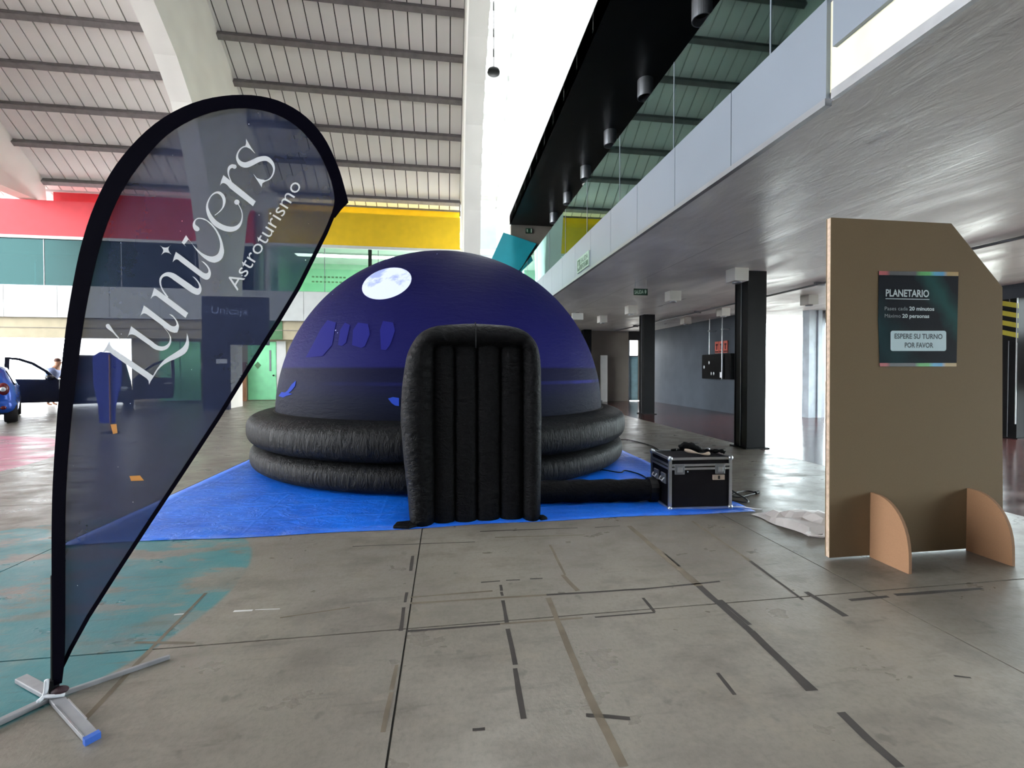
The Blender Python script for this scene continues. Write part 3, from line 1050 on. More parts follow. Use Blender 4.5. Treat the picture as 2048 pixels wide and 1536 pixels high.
M['notice'] = plain('salmon_red_notice', (214, 110, 96), .6)
for k in range(3):
    y0 = 13.5 + k * .235
    MB().box(9.05, 9.08, y0, y0 + .22, 1.97, 2.36).build('notice_plate', M['notice'], t)
    MB().box(9.045, 9.05, y0 + .08, y0 + .13, 2.08, 2.28).build('pictogram', plain('dark_red_ink', (90, 30, 30), .6), t)
    MB().box(9.045, 9.05, y0 + .05, y0 + .16, 2.22, 2.28).build('pictogram', plain('dark_red_ink', (90, 30, 30), .6), t)
    MB().box(9.045, 9.05, y0 + .02, y0 + .2, 1.99, 2.04).build('caption_bar', plain('dark_red_ink', (90, 30, 30), .6), t)
for yv, z0, lb in ((14.2, 1.93, 'farther of two thin pipes dropping to the fire cabinet'), (13.45, 1.1, 'nearer of two thin pipes dropping over the fire cabinet')):
    xc_ = 8.835 if z0 < 1.5 else 8.86
    t = thing('conduit_drop', (xc_, yv, z0), lb, 'pipe')
    MB().tube([(xc_, yv, z0), (xc_, yv, 3.15)], .02, 8).build('pipe', M['alu'], t)
    MB().box(8.81, 9.078, yv - .04, yv + .04, 2.7, 2.74).build('clip', M['alu'], t)
# glazed facade
win = struct(MB().box(11.45, 11.75, -5, 12.85, 2.86, 3.15).build('window_4', M['darkwall']))
for a, b in ((9.0, 11.0), (11.0, 12.7), (-4.8, -1.8), (-1.8, 1.2), (1.2, 4.4), (4.4, 7.7), (7.7, 9.0)):
    MB().box(11.62, 11.63, a, b, 0, 2.86).build('glass_pane', M['pane'], win)
    MB().box(11.6, 11.66, b - .03, b + .03, 0, 2.86).build('mullion', M['steel'], win)
for a, b in ((9.3, 10.45), (10.45, 11.6)):
    MB().box(a, b, 12.9, 12.91, 0, 3.15).build('glass_pane', M['pane'], win)
t = thing('facade_column', (10.75, 11.85, 0), 'pale bluish fluted column in the bright glazed opening', 'column')
for k, dx in enumerate((-.22, -.07, .08, .22)):
    MB().box(10.75 + dx - .065, 10.75 + dx + .065, 11.75 + (k % 2) * .04, 12.0, 0, 3.15).build('flute', M['steel'] if k == 3 else plain('pale_blue_column', (206, 218, 228), .5), t)
t = thing('tan_board', (12.3, 7.3, .97), 'tan wooden board standing behind the striped facade post', 'board')
MB().box(12.28, 12.36, 6.5, 8.14, .97, 2.2).build('panel', plain('tan_wood', (150, 110, 74), .7), t)
MB().box(12.26, 12.28, 6.5, 8.14, 2.17, 2.2).build('edge', M['brown'], t)
t = thing('dark_crate', (12.3, 7.85, 0), 'dark blue crate on a white plinth below the tan board', 'crate')
MB().box(12.1, 12.5, 7.3, 8.16, .27, .96).build('body', plain('dark_blue_crate', (22, 34, 46), .5), t, bevel=.01)
MB().box(12.08, 12.1, 7.3, 8.16, .88, .94).build('lip', M['steel'], t)
MB().box(12.12, 12.48, 7.32, 8.14, .0, .27).build('plinth', M['white'], t)
# wall behind the photographer and side walls that close the hall
struct(MB().box(-34, 16, -9.3, -9, 0, 12.0).build('wall_front', M['darkwall']))
struct(MB().box(2.44, 11.7, -5.2, -5, 0, 7.4).build('wall_annexe_front', M['darkwall']))

# ------------------------------------------------------------------ tarpaulin and inflatable planetarium
mb = MB()
NX, NY = 60, 64
for j in range(NY + 1):
    for i in range(NX + 1):
        x = -3.04 + 6.06 * i / NX
        y = 4.04 + 6.7 * j / NY
        e = min(i, j, NX - i, NY - j)
        z = .004 + max(0, .010 * (math.sin(x * 3.1 + y * 1.7) * math.sin(y * 2.3 - x * .8)) + .005 * math.sin(7 * x - 5 * y)) * (1 if e else .3)
        if j == 0:
            y += .02 * math.sin(x * 1.3) + .012 * math.sin(x * 4.7)
            z = .003
        mb.v.append((x, y, z))
for j in range(NY):
    for i in range(NX):
        a = j * (NX + 1) + i
        mb.f.append((a, a + 1, a + NX + 2, a + NX + 1))
tp = mb.build('tarpaulin', tarp_mat(), smooth=True, origin=(0, 7.4, 0), fix=False)
sol = tp.modifiers.new('thick', 'SOLIDIFY')
sol.thickness = .002
sol.offset = 1
tag(tp, 'bright blue plastic tarpaulin spread under the inflatable dome', 'tarpaulin')

DC = Vector((0, 7.9, 0))
DR, DZ = 2.64, .74
dome = thing('inflatable_planetarium', DC, 'black and blue inflatable planetarium dome with moon projection and padded entrance', 'dome')
prof = []
for k in range(0, 41):
    a = math.radians(-6 + 96 * k / 40)
    prof.append((DR * math.cos(a), DZ + DR * math.sin(a)))
prof[-1] = (.001, DZ + DR)
M['dome'] = dome_mat()
MB().lathe(prof, DC, 128).build('dome_shell', M['dome'], dome, True)
M['nylon'] = nylon('black_nylon_ring', (17, 18, 20), .9, (7, 7, 2), .5)
M['nylon2'] = nylon('black_nylon_door', (14, 14, 16), .8, (6, 6, 10), .48)


def ringprof(rc, zc, a, b, n=36, e=3.0):
    out = []
    for k in range(n):
        t = 2 * math.pi * k / n
        c, s = math.cos(t), math.sin(t)
        out.append((rc + a * math.copysign(abs(c) ** (2 / e), c), zc + b * math.copysign(abs(s) ** (2 / e), s)))
    return out


MB().lathe(ringprof(2.55, .18, .42, .185), DC, 128, True).build('ring_tube', M['nylon'], dome, True)
MB().lathe(ringprof(2.56, .57, .45, .235), DC, 128, True).build('ring_tube', M['nylon'], dome, True)
MB().lathe([(2.655, .755), (2.68, .785), (2.655, .815), (2.63, .785)], DC, 128, True).build('seam_rope', M['blackplastic'], dome, True)


def on_dome(x, y, off=.006):
    d = ray(x, y).normalized()
    c = DC + Vector((0, 0, DZ)) - Vector((0, 0, H))
    b = d.dot(c)
    disc = b * b - c.length_squared + (DR + off) ** 2
    t = b - math.sqrt(max(disc, 0))
    return Vector((0, 0, H)) + d * t


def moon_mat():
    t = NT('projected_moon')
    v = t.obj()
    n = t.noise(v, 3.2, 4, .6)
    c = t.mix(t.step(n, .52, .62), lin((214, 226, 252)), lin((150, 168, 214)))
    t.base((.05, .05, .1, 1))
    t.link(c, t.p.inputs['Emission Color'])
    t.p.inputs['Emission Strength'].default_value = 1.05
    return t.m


ang = math.radians(-17)
moon = [(773.5 + 51 * math.cos(t) * math.cos(ang) - 29.5 * math.sin(t) * math.sin(ang), 567 + 51 * math.cos(t) * math.sin(ang) + 29.5 * math.sin(t) * math.cos(ang)) for t in [2 * math.pi * k / 40 for k in range(40)]]
poly_sheet('projected_moon', [moon], on_dome, moon_mat(), dome, 3)
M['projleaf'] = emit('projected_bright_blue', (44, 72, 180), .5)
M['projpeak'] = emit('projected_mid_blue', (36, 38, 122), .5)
for pl in ([(557, 792), (563, 784), (570, 785), (575, 781), (583, 769), (592, 761), (590, 772), (583, 781), (577, 786), (585, 788), (572, 792), (566, 795)], [(776, 797), (786, 794), (798, 796), (798, 812), (790, 811), (783, 806)]):
    poly_sheet('projected_leaf', [pl], on_dome, M['projleaf'], dome, 2)
for pl in ([(611, 715), (625, 690), (640, 660), (655, 640), (672, 645), (664, 690), (645, 712)], [(676, 690), (680, 660), (690, 645), (700, 650), (692, 685), (684, 692)], [(704, 690), (706, 660), (716, 645), (736, 648), (740, 668), (730, 692), (722, 696)],
           [(762, 699), (760, 660), (766, 642), (786, 645), (790, 662), (780, 690), (772, 700)]):
    poly_sheet('projected_peak', [pl], on_dome, M['projpeak'], dome, 3)

# padded entrance
YD = 4.06
tunnel = [(-.335, 0), (-.36, .3), (-.40, .7), (-.415, 1.0), (-.40, 1.25), (-.365, 1.5), (-.30, 1.66), (-.19, 1.77), (-.02, 1.815), (.25, 1.83), (.52, 1.82), (.67, 1.795), (.79, 1.72), (.86, 1.6), (.885, 1.4), (.89, 1.0), (.89, .6), (.885, .3), (.88, 0)]
tunnel = catmull(tunnel, 3)
cen = Vector((.255, .75))


def inset(pts, d):
    out = []
    for i in range(len(pts)):
        a, b = Vector(pts[max(i - 1, 0)]), Vector(pts[min(i + 1, len(pts) - 1)])
        t = (b - a).normalized()
        n = Vector((t.y, -t.x))
        p = Vector(pts[i]) + n * d
        out.append(p)
    return out


# front frame: fat rounded tube bent into an upside-down U
rad = .13
mb = MB()
nseg = 16
n = len(tunnel)
for i, q0 in enumerate(tunnel):
    ou = Vector(q0)
    inn = Vector((min(max(ou.x, -.105), .70), min(ou.y, 1.6)))
    dv = ou - inn
    hw_ = max(dv.length / 2, .08)
    dv.normalize()
    hw_ = min(hw_, .155)
    p = ou - dv * hw_
    wob = 1 + .012 * math.sin(i * 1.7)
    for k in range(nseg):
        th = 2 * math.pi * k / nseg
        q = p + dv * (hw_ * wob * math.cos(th))
        mb.v.append((q.x, YD + .15 + .16 * math.sin(th), max(q.y, 0.005)))
for i in range(n - 1):
    for k in range(nseg):
        mb.f.append((i * nseg + k, i * nseg + (k + 1) % nseg, (i + 1) * nseg + (k + 1) % nseg, (i + 1) * nseg + k))
mb.f.append(tuple(range(nseg)))
mb.f.append(tuple(range((n - 1) * nseg, n * nseg)))
mb.build('entrance_frame', M['nylon2'], dome, True)
# tunnel sides running back into the dome
mb = MB()
layers = [(YD + .2, .05), (YD + .32, .0), (YD + .5, -.012), (YD + .7, .02), (YD + .9, -.008), (YD + 1.1, .02), (YD + 1.4, .0), (YD + 1.9, .01)]
for yv, dd in layers:
    for p in inset(tunnel, dd + .01):
        mb.v.append((p.x, yv, max(p.y, .004)))
for j in range(len(layers) - 1):
    for i in range(n - 1):
        mb.f.append((j * n + i, j * n + i + 1, (j + 1) * n + i + 1, (j + 1) * n + i))
mb.build('entrance_tunnel', M['nylon2'], dome, True)
# vertical inflated columns of the closing panel
cols = [-.20, -.10, .075, .276, .493, .69, .75]
edges = [-.125, .075, .276, .493, .71]
for a, b in zip(edges, edges[1:]):
    mb = MB()
    c, hw = (a + b) / 2, (b - a) / 2
    pts = [(.0, 1), (.2, 1), (.5, 1), (.9, 1), (1.2, 1), (1.45, 1), (1.56, .98), (1.63, .9), (1.67, .6)]
    for z, s in pts:
        for k in range(13):
            th = math.pi * k / 12
            mb.v.append((c - hw * math.cos(th), YD + .14 - (.085 * s) * math.sin(th) ** .7, z))
    for j in range(len(pts) - 1):
        for k in range(12):
            mb.f.append((j * 13 + k, j * 13 + k + 1, (j + 1) * 13 + k + 1, (j + 1) * 13 + k))
    mb.build('panel_column', M['nylon2'], dome, True)
MB().box(-.14, .72, YD + .13, YD + .2, 0, 1.66).build('panel_backing', M['nylon2'], dome)
MB().tube([(.262, YD + .005, 1.60), (.262, YD - .012, 1.66), (.262, YD - .006, 1.76), (.262, YD + .08, 1.835)], .006, 6).build('top_seam', M['blackplastic'], dome)
for pts in ([(-.47, YD - .02), (-.33, YD - .05), (-.2, YD + .05), (-.33, YD + .12), (-.45, YD + .1)], [(.86, YD - .0), (.93, YD + .02), (.91, YD + .1), (.84, YD + .12)]):
    MB().prism(pts, lambda u, v, s: (u, v, s), .004, .03).build('ground_flap', M['nylon2'], dome, bevel=.008)

# ------------------------------------------------------------------ air duct, flight case, cables
pts = [(.8, 4.62, .125), (1.1, 4.6, .125), (1.5, 4.57, .125), (1.9, 4.53, .125), (2.22, 4.5, .13)]
t = thing('air_duct', (1.5, 4.57, 0), 'fat black fabric air duct lying between entrance and flight case', 'duct')
MB().tube(catmull(pts, 4), [.115 + .006 * math.sin(i * 2.1) for i in range(17)], 18).build('hose', M['nylon2'], t, True)
MB().tube([(2.12, 4.51, .13), (2.2, 4.5, .13)], .13, 18).build('clamp_band', M['blackplastic'], t)

CW, CDp, CH = .655, .46, .515
fc = thing('flight_case', (2.18, 4.17, 0), 'black flight case with aluminium edges and two butterfly latches on the tarpaulin', 'case')
fc.rotation_euler = (0, 0, math.radians(-3))
o = Vector((2.18, 4.17, .012))


def cb(name, m, x0, x1, y0, y1, z0, z1, bevel=0.0, par=None):
    return MB().box(o.x + x0, o.x + x1, o.y + y0, o.y + y1, o.z + z0, o.z + z1).build(name, m, par or fc, bevel=bevel)


M['casep'] = plain('black_laminate', (16, 14, 19), .5, var=.2, scale=8, spec=.15)
cb('body', M['casep'], .012, CW - .012, .012, CDp - .012, .012, .40)
lid = cb('lid', M['casep'], .012, CW - .012, .012, CDp - .012, .425, CH - .01)
e = .028
for x0 in (0, CW - e):
    for y0 in (0, CDp - e):
        cb('corner_rail', M['alu'], x0, x0 + e, y0, y0 + e, .01, CH)
for z0 in (0.0, .395, .43, CH - .022):
    hh = .022
    for y0 in (0, CDp - .02):
        cb('edge_rail', M['alu'], 0, CW, y0 - .001, y0 + .021, z0, z0 + hh)
    for x0 in (0, CW - .02):
        cb('edge_rail', M['alu'], x0 - .001, x0 + .021, 0, CDp, z0, z0 + hh)
for x0 in (0, CW):
    for y0 in (0, CDp):
        for z0 in (.012, CH - .008):
            MB().ell((o.x + x0 + (.012 if x0 == 0 else -.012), o.y + y0 + (.012 if y0 == 0 else -.012), o.z + z0), .026, .026, .026, 12, 8).build('ball_corner', M['alu'], fc, True)
for x0 in (.055, .475):
    l = cb('butterfly_latch', M['steel'], x0, x0 + .1, -.012, .002, .352, .448, .004)
    cb('latch_wing', M['alu'], x0 + .025, x0 + .075, -.02, -.012, .375, .425, .003, l)
cb('label_plate', plain('beige_label', (168, 150, 136), .6), .455, .575, -.004, .012, .29, .34)
cb('label_mark', M['blackplastic'], .505, .525, -.006, -.003, .298, .332)
MB().ell((o.x + .195, o.y + .008, o.z + .375), .008, .006, .008, 8, 6).build('rivet', M['alu'], fc)
for y0 in (.08, .26):
    h = cb('side_handle', M['steel'], -.006, .012, y0, y0 + .11, .24, .34, .004)
    MB().tube([(o.x - .01, o.y + y0 + .015, o.z + .3), (o.x - .03, o.y + y0 + .02, o.z + .27), (o.x - .03, o.y + y0 + .09, o.z + .27), (o.x - .01, o.y + y0 + .095, o.z + .3)], .007, 6).build('grip', M['alu'], h)

t = thing('waist_bag', (2.62, 4.35, .525), 'crumpled black strap bag with pale lining lying on the flight case', 'bag')
bz = .53
pth = catmull([(2.42, 4.42, bz + .05), (2.47, 4.4, bz + .075), (2.54, 4.36, bz + .07), (2.62, 4.33, bz + .035), (2.72, 4.3, bz + .03), (2.80, 4.27, bz + .035), (2.83, 4.25, bz + .02)], 4)
mb = MB().tube(pth, [.018 + .022 * math.sin(math.pi * min(1, (i + 1) / 14)) + .006 * math.sin(i * 1.9) for i in range(len(pth))], 12)
mb.build('strap_roll', M['nylon2'], t, True)
mb = MB()
cbp = catmull([(2.43, 4.33, bz + .045), (2.5, 4.28, bz + .03), (2.58, 4.25, bz + .012), (2.66, 4.26, bz + .015)], 4)
mb.tube(cbp, [.012 + .008 * math.sin(i * .7) for i in range(len(cbp))], 8)
mb.build('pale_lining', plain('beige_webbing', (190, 172, 156), .8), t, True)
MB().tube(catmull([(2.4, 4.44, bz + .03), (2.38, 4.5, bz + .015), (2.5, 4.52, bz + .014), (2.66, 4.46, bz + .014), (2.8, 4.36, bz + .02)], 4), .013, 8).build('belt_loop', M['nylon2'], t, True)

M['cable'] = plain('grey_rubber_cable', (70, 70, 72), .5)
t = thing('power_cable', (3.1, 4.55, 0), 'grey power cable looped on the floor beside the flight case', 'cable')
MB().tube(catmull([(2.85, 4.46, .05), (2.98, 4.42, .012), (3.1, 4.3, .012), (3.17, 4.36, .012), (3.2, 4.55, .02), (3.14, 4.66, .06), (3.06, 4.58, .03), (3.15, 4.5, .012), (3.35, 4.56, .012), (3.45, 4.62, .012), (3.4, 4.7, .012), (3.2, 4.62, .02), (3.1, 4.55, .012)], 6), .009, 8).build('cord', M['cable'], t, True)
MB().tube([(3.44, 4.6, .016), (3.5, 4.63, .016)], .018, 10).build('plug', M['blackplastic'], t)
t = thing('thin_cable', (3.6, 8.0, 0), 'thin dark cable running from the dome ring to behind the flight case', 'cable')
MB().tube(catmull([(2.95, 8.62, .01), (3.3, 8.6, .01), (3.58, 8.5, .01), (3.72, 7.9, .01), (3.66, 7.4, .01), (3.4, 6.4, .012), (3.0, 5.2, .02), (2.78, 4.7, .05)], 6), .008, 6).build('cord', M['cable'], t, True)
MB().ell((2.95, 8.62, .02), .02, .02, .02).build('connector', M['blackplastic'], t)
t = thing('thin_cable', (2.4, 5.6, 0), 'thin black cable wriggling over the tarpaulin to the flight case', 'cable')
MB().tube(catmull([(2.1, 5.95, .03), (2.3, 5.75, .025), (2.42, 5.85, .025), (2.52, 5.6, .025), (2.5, 5.3, .025), (2.44, 5.0, .03), (2.4, 4.7, .06)], 6), .008, 6).build('cord', M['blackplastic'], t, True)
MB().ell((2.1, 5.95, .03), .018, .018, .018).build('connector', M['blackplastic'], t)
t = thing('guy_peg', (3.03, 4.1, 0), 'short white cord end at the tarpaulin corner beside the flight case', 'cord')
MB().tube([(2.98, 4.15, .012), (3.05, 4.1, .008), (3.12, 4.07, .008)], .006, 6).build('cord', M['whitelet'], t)
MB().tube([(2.87, 4.17, .014), (2.98, 4.15, .014)], .006, 6).build('loop', M['whitelet'], t)

# ------------------------------------------------------------------ cardboard wait panel with poster
M['card'] = cardboard('shaded_brown_cardboard', (122, 103, 76))  # panel front stands in shade; that shade is put into this darker brown
M['cardp'] = cardboard('lit_brown_cardboard_foot', (150, 112, 82))  # same board on the feet, lighter tone paints the light from the side
M['cardw'] = plain('cardboard_core', (190, 168, 150), .9, var=.2, scale=30)
YB = 2.93
cp = thing('cardboard_panel', (3.55, YB, 0), 'tall brown cardboard panel with clipped corner standing on two rounded feet', 'panel')
op = [(2.795, .012), (2.785, 1.2), (2.777, 2.512), (3.812, 2.517), (4.289, 2.045), (4.31, 1.0), (4.335, .012)]
MB().prism(op, lambda u, v, s: (u, s, v), YB, YB + .004).build('face_sheet', M['card'], cp)
MB().prism([(u + (.004 if u < 3.5 else -.004), v) for u, v in op], lambda u, v, s: (u, s, v), YB + .004, YB + .036).build('honeycomb_core', M['cardw'], cp)
MB().prism(op, lambda u, v, s: (u, s, v), YB + .036, YB + .04).build('rear_sheet', M['card'], cp)
for fx_ in (3.145, 4.0):
    q = [(YB - .001, 0), (YB - .001, .485)]
    for k in range(1, 13):
        a = math.pi / 2 * k / 12
        q.append((YB - .04 - .25 * math.sin(a), .05 + .435 * math.cos(a) ** .8 if k < 12 else .05))
    q.append((YB - .29, 0))
    MB().prism(q, lambda u, v, s: (s, u, v), fx_ - .012, fx_ + .012).build('rounded_foot', M['cardp'], cp)
M['poster'] = poster_mat()
M['strip'] = strip_mat()
ps = thing('poster', (3.53, YB - .006, 1.43), 'dark teal planetarium poster with waiting notice on the cardboard panel', 'poster')
pp = [(1758, 542), (1917, 544), (1915, 640), (1913, 733), (1760, 733), (1757, 640)]


def onp(x, y, d=.0):
    return on(x, y, 'Y', YB - .004 - d)


mb = MB()
q = [onp(*p) for p in pp]
mb.prism([(v.x, v.z) for v in q], lambda u, v, s: (u, s, v), YB - .004, YB - .001)
mb.build('sheet', M['poster'], ps)
poly_sheet('colour_strip', [[(1758, 542), (1917, 544), (1917, 552), (1758, 550)]], lambda x, y: onp(x, y, .001), M['strip'], ps)
poly_sheet('colour_strip', [[(1759, 726), (1913, 726), (1913, 733), (1760, 733)]], lambda x, y: onp(x, y, .001), M['strip'], ps)
M['ink'] = plain('pale_poster_ink', (200, 214, 218), .6, var=.01)
M['ink2'] = plain('grey_poster_ink', (128, 140, 146), .6, var=.01)
M['inkd'] = plain('dark_poster_ink', (30, 56, 70), .6, var=.01)
m2 = lambda x, y: onp(x, y, .002)
m3 = lambda x, y: onp(x, y, .003)
text_obj('headline', 'PLANETARIO', (1771.5, 592.5), (1858, 594), 13.5, m2, M['ink'], ps, .022)
poly_sheet('headline_rule', [[(1771, 596.6), (1859, 598.2), (1859, 599.6), (1771, 598)]], m2, M['ink'], ps)
text_obj('text_line', 'Pases cada', (1769.5, 620.5), (1815.5, 620.7), 7.2, m2, M['ink2'], ps)
text_obj('text_line', '20 minutos', (1818.5, 620.7), (1868.5, 621.4), 7.2, m2, M['ink'], ps, .025)
text_obj('text_line', 'Máximo', (1769.5, 635), (1801.5, 635.3), 7.2, m2, M['ink2'], ps)
text_obj('text_line', '20 personas', (1804.5, 635.3), (1858.5, 635.8), 7.2, m2, M['ink'], ps, .025)


def rrect(x0, y0, x1, y1, r):
    out = []
    for cx_, cy_, a0 in ((x1 - r, y0 + r, -90), (x1 - r, y1 - r, 0), (x0 + r, y1 - r, 90), (x0 + r, y0 + r, 180)):
        for k in range(6):
            a = math.radians(a0 + 18 * k)
            out.append((cx_ + r * math.cos(a), cy_ + r * math.sin(a)))
    return out


poly_sheet('notice_box', [rrect(1781, 661.5, 1892.5, 702, 4.5)], m2, plain('pale_blue_box', (190, 214, 222), .6, var=.01), ps)
text_obj('notice_text', 'ESPERE SU TURNO', (1789, 677), (1885, 678), 9.6, m3, M['inkd'], ps, .022)
text_obj('notice_text', 'POR FAVOR', (1809.5, 695), (1866.5, 695.4), 9.6, m3, M['inkd'], ps, .022)

t = thing('crumpled_bag', (3.3, 3.55, 0), 'crumpled white plastic sheet on the floor behind the cardboard panel', 'bag')
mb = MB()
for j in range(9):
    for i in range(9):
        u, v = i / 8, j / 8
        x, y = 3.0 + .75 * u, 3.35 + .6 * v
        x -= .1 * v - .02 * math.sin(9 * v)
        z = .006 + .09 * abs(math.sin(5 * u + 3 * v)) * math.sin(math.pi * u) * math.sin(math.pi * v) + (.03 * abs(math.sin(13 * u * v + 2)) if 0 < i < 8 and 0 < j < 8 else 0)
        mb.v.append((x, y + .04 * math.sin(7 * u), z))
for j in range(8):
    for i in range(8):
        a = j * 9 + i
        mb.f.append((a, a + 1, a + 10, a + 9))
mb.build('sheet', plain('white_plastic_film', (222, 216, 214), .5), t)
MB().tube(catmull([(3.05, 3.4, .02), (2.98, 3.34, .03), (3.08, 3.3, .02), (3.16, 3.36, .02)], 4), .012, 6).build('twisted_corner', plain('white_plastic_film', (222, 216, 214), .5), t)

# ------------------------------------------------------------------ feather flag in front
ZF = 1.89
fwd = Vector((math.sin(YAW), math.cos(YAW), 0))


def onf(x, y, d=0.0):
    r = ray(x, y)
    return Vector((0, 0, H)) + r * ((ZF - d) / r.dot(fwd))


base = onf(108, 1392)
base.z = 0
fl = thing('feather_flag', base, 'sheer navy feather flag with white script lettering on a metal cross base', 'flag')
outer = [(107, 1372), (105, 1300), (103, 1150), (104, 1000), (112, 860), (124, 720), (140, 600), (165, 480), (200, 385), (245, 312), (310, 247), (385, 206), (465, 190), (540, 196), (600, 224), (645, 270), (675, 330), (690, 378), (697, 405)]
inner = [(124, 1366), (130, 1300), (131, 1150), (132, 1000), (140, 870), (155, 740), (172, 620), (200, 495), (233, 405), (276, 335), (335, 270), (405, 231), (475, 217), (540, 225), (592, 252), (632, 297), (658, 350), (669, 395), (670, 432)]
outer, inner = catmull(outer, 4), catmull(inner, 4)
rightside = [(670, 432), (655, 468), (600, 578), (560, 645), (500, 740), (440, 838), (370, 945), (300, 1050), (240, 1142), (180, 1236), (146, 1298), (128, 1335), (124, 1366)]
M['flag'] = flag_cloth()
poly_sheet('flag_cloth', [inner[:-1] + rightside[:-1]], lambda x, y: onf(x, y), M['flag'], fl, 0)
M['sleeve'] = nylon('dark_navy_sleeve', (7, 6, 18), .02, (3, 3, 3), .8, .02)


def fband(A, B, d0, d1, name, m):
    nA = len(A)
    mbb = MB()
    vs = [onf(p[0], p[1], d) for d in (d0, d1) for L in (A, B) for p in L]
    fs = []
    n = nA
    for i in range(n - 1):
        fs += [(i, i + 1, n + i + 1, n + i), (2 * n + i, 3 * n + i, 3 * n + i + 1, 2 * n + i + 1), (i, 2 * n + i, 2 * n + i + 1, i + 1), (n + i, n + i + 1, 3 * n + i + 1, 3 * n + i)]
    fs += [(0, n, 3 * n, 2 * n), (n - 1, 2 * n - 1, 4 * n - 1, 3 * n - 1)]
    mbb.add(vs, fs)
    return mbb.build(name, m, fl)


fband(outer, inner, .012, -.012, 'pole_sleeve', M['sleeve'])
hem_in = [(x - 7, y - 5) for x, y in rightside]
fband(rightside, hem_in, .003, -.003, 'edge_hem', M['sleeve'])
fband([(697, 405), (684, 418), (670, 436)], [(669, 395), (668, 410), (662, 432)], .005, -.005, 'tip_patch', M['sleeve'])
SA, SB_, SCc = .149740, .149740, .162760
cvA = lambda P: [(190 + x * SA, 560 + y * SA) for x, y in P]
cvB = lambda P: [(290 + x * SB_, 440 + y * SB_) for x, y in P]
cvC = lambda P: [(370 + x * SCc, 270 + y * SCc) for x, y in P]
onl = lambda x, y: onf(x, y, .004)
onl2 = lambda x, y: onf(x, y, .0045)


def closed_smooth(P, sharp=()):
    return P


letters = []
letters.append(('letter_l', [cvA([(195, 812), (202, 865), (225, 900), (275, 938), (775, 1278), (790, 1248), (810, 1215), (838, 1172), (870, 1130), (902, 1090), (940, 1055), (985, 1024), (1040, 990), (1095, 955), (1140, 925), (1175, 895), (1200, 860), (1215, 825), (1222, 790), (1228, 710), (1242, 750), (1250, 790), (1256, 830), (1255, 870), (1245, 915), (1225, 955), (1198, 985), (1160, 1010), (1110, 1036), (1060, 1060), (1008, 1080), (960, 1105), (918, 1130), (880, 1160), (853, 1187), (830, 1215), (785, 1290), (745, 1350), (722, 1398), (715, 1345), (690, 1315), (250, 1010), (195, 965), (150, 948), (105, 968), (160, 880)])]))
letters.append(('apostrophe', [cvA([(145, 620), (145, 600), (160, 588), (178, 587), (190, 592), (205, 612), (255, 690), (300, 745), (352, 808), (290, 760), (240, 705), (180, 660), (155, 640)])]))
letters.append(('letter_u', [cvA([(482, 615), (560, 675), (770, 825), (795, 848), (820, 865), (845, 879), (870, 885), (895, 888), (920, 885), (945, 876), (965, 862), (984, 840), (995, 815), (1000, 790), (1000, 765), (993, 737), (980, 710), (963, 687), (945, 665), (905, 620), (925, 635), (960, 675), (982, 705), (1000, 735), (1013, 762), (1018, 790), (1018, 816), (1015, 840), (1005, 866), (990, 890), (975, 909), (955, 925), (928, 937), (900, 943), (875, 944), (850, 940), (820, 933), (790, 920), (760, 900), (730, 875), (545, 745), (522, 734), (500, 728), (482, 727), (465, 730), (448, 742), (435, 760), (460, 690)]),
                              cvA([(652, 340), (700, 372), (980, 585), (1000, 600), (1020, 612), (1040, 618), (1060, 618), (1075, 614), (1085, 605), (1091, 593), (1090, 580), (1084, 560), (1075, 540), (1060, 518), (1040, 495), (990, 455), (1018, 462), (1040, 475), (1066, 503), (1090, 535), (1105, 562), (1115, 590), (1121, 615), (1120, 640), (1115, 663), (1105, 685), (1098, 702), (1060, 705), (1030, 698), (1000, 685), (970, 666), (940, 645), (860, 580), (710, 470), (690, 456), (670, 448), (655, 446), (640, 450), (620, 463), (605, 480), (630, 410)])]))
letters.append(('letter_n', [cvA([(790, 105), (850, 145), (980, 240), (1245, 440), (1210, 505), (1150, 460), (850, 235), (832, 221), (815, 212), (800, 211), (785, 215), (763, 228), (745, 250), (770, 175)]),
                              cvB([(300, 1035), (272, 1005), (250, 975), (228, 940), (210, 900), (197, 864), (192, 830), (192, 805), (195, 780), (207, 756), (225, 735), (246, 718), (270, 705), (295, 698), (320, 697), (350, 701), (380, 710), (410, 725), (440, 745), (620, 870), (645, 890), (670, 905), (690, 913), (705, 915), (716, 910), (722, 900), (722, 884), (718, 865), (706, 840), (690, 815), (662, 782), (630, 750), (660, 763), (685, 785), (712, 817), (735, 850), (748, 880), (755, 910), (755, 936), (750, 960), (742, 977), (730, 990), (716, 997), (700, 1000), (675, 995), (650, 985), (620, 969), (590, 950), (380, 800), (355, 780), (330, 765), (310, 755), (290, 750), (269, 752), (250, 758), (235, 770), (225, 785), (218, 806), (215, 830), (218, 860), (225, 890), (238, 920), (255, 950), (312, 1028)])]))
letters.append(('letter_i', [cvB([(412, 425), (470, 465), (750, 680), (770, 696), (790, 708), (808, 713), (825, 712), (838, 706), (845, 695), (848, 678), (845, 660), (832, 634), (815, 610), (785, 577), (750, 545), (785, 560), (815, 585), (840, 611), (860, 640), (873, 670), (880, 700), (880, 726), (875, 750), (867, 770), (855, 785), (842, 794), (825, 798), (803, 795), (780, 785), (755, 769), (730, 750), (470, 555), (455, 540), (440, 530), (425, 526), (410, 527), (388, 542), (368, 565), (385, 500)])]))
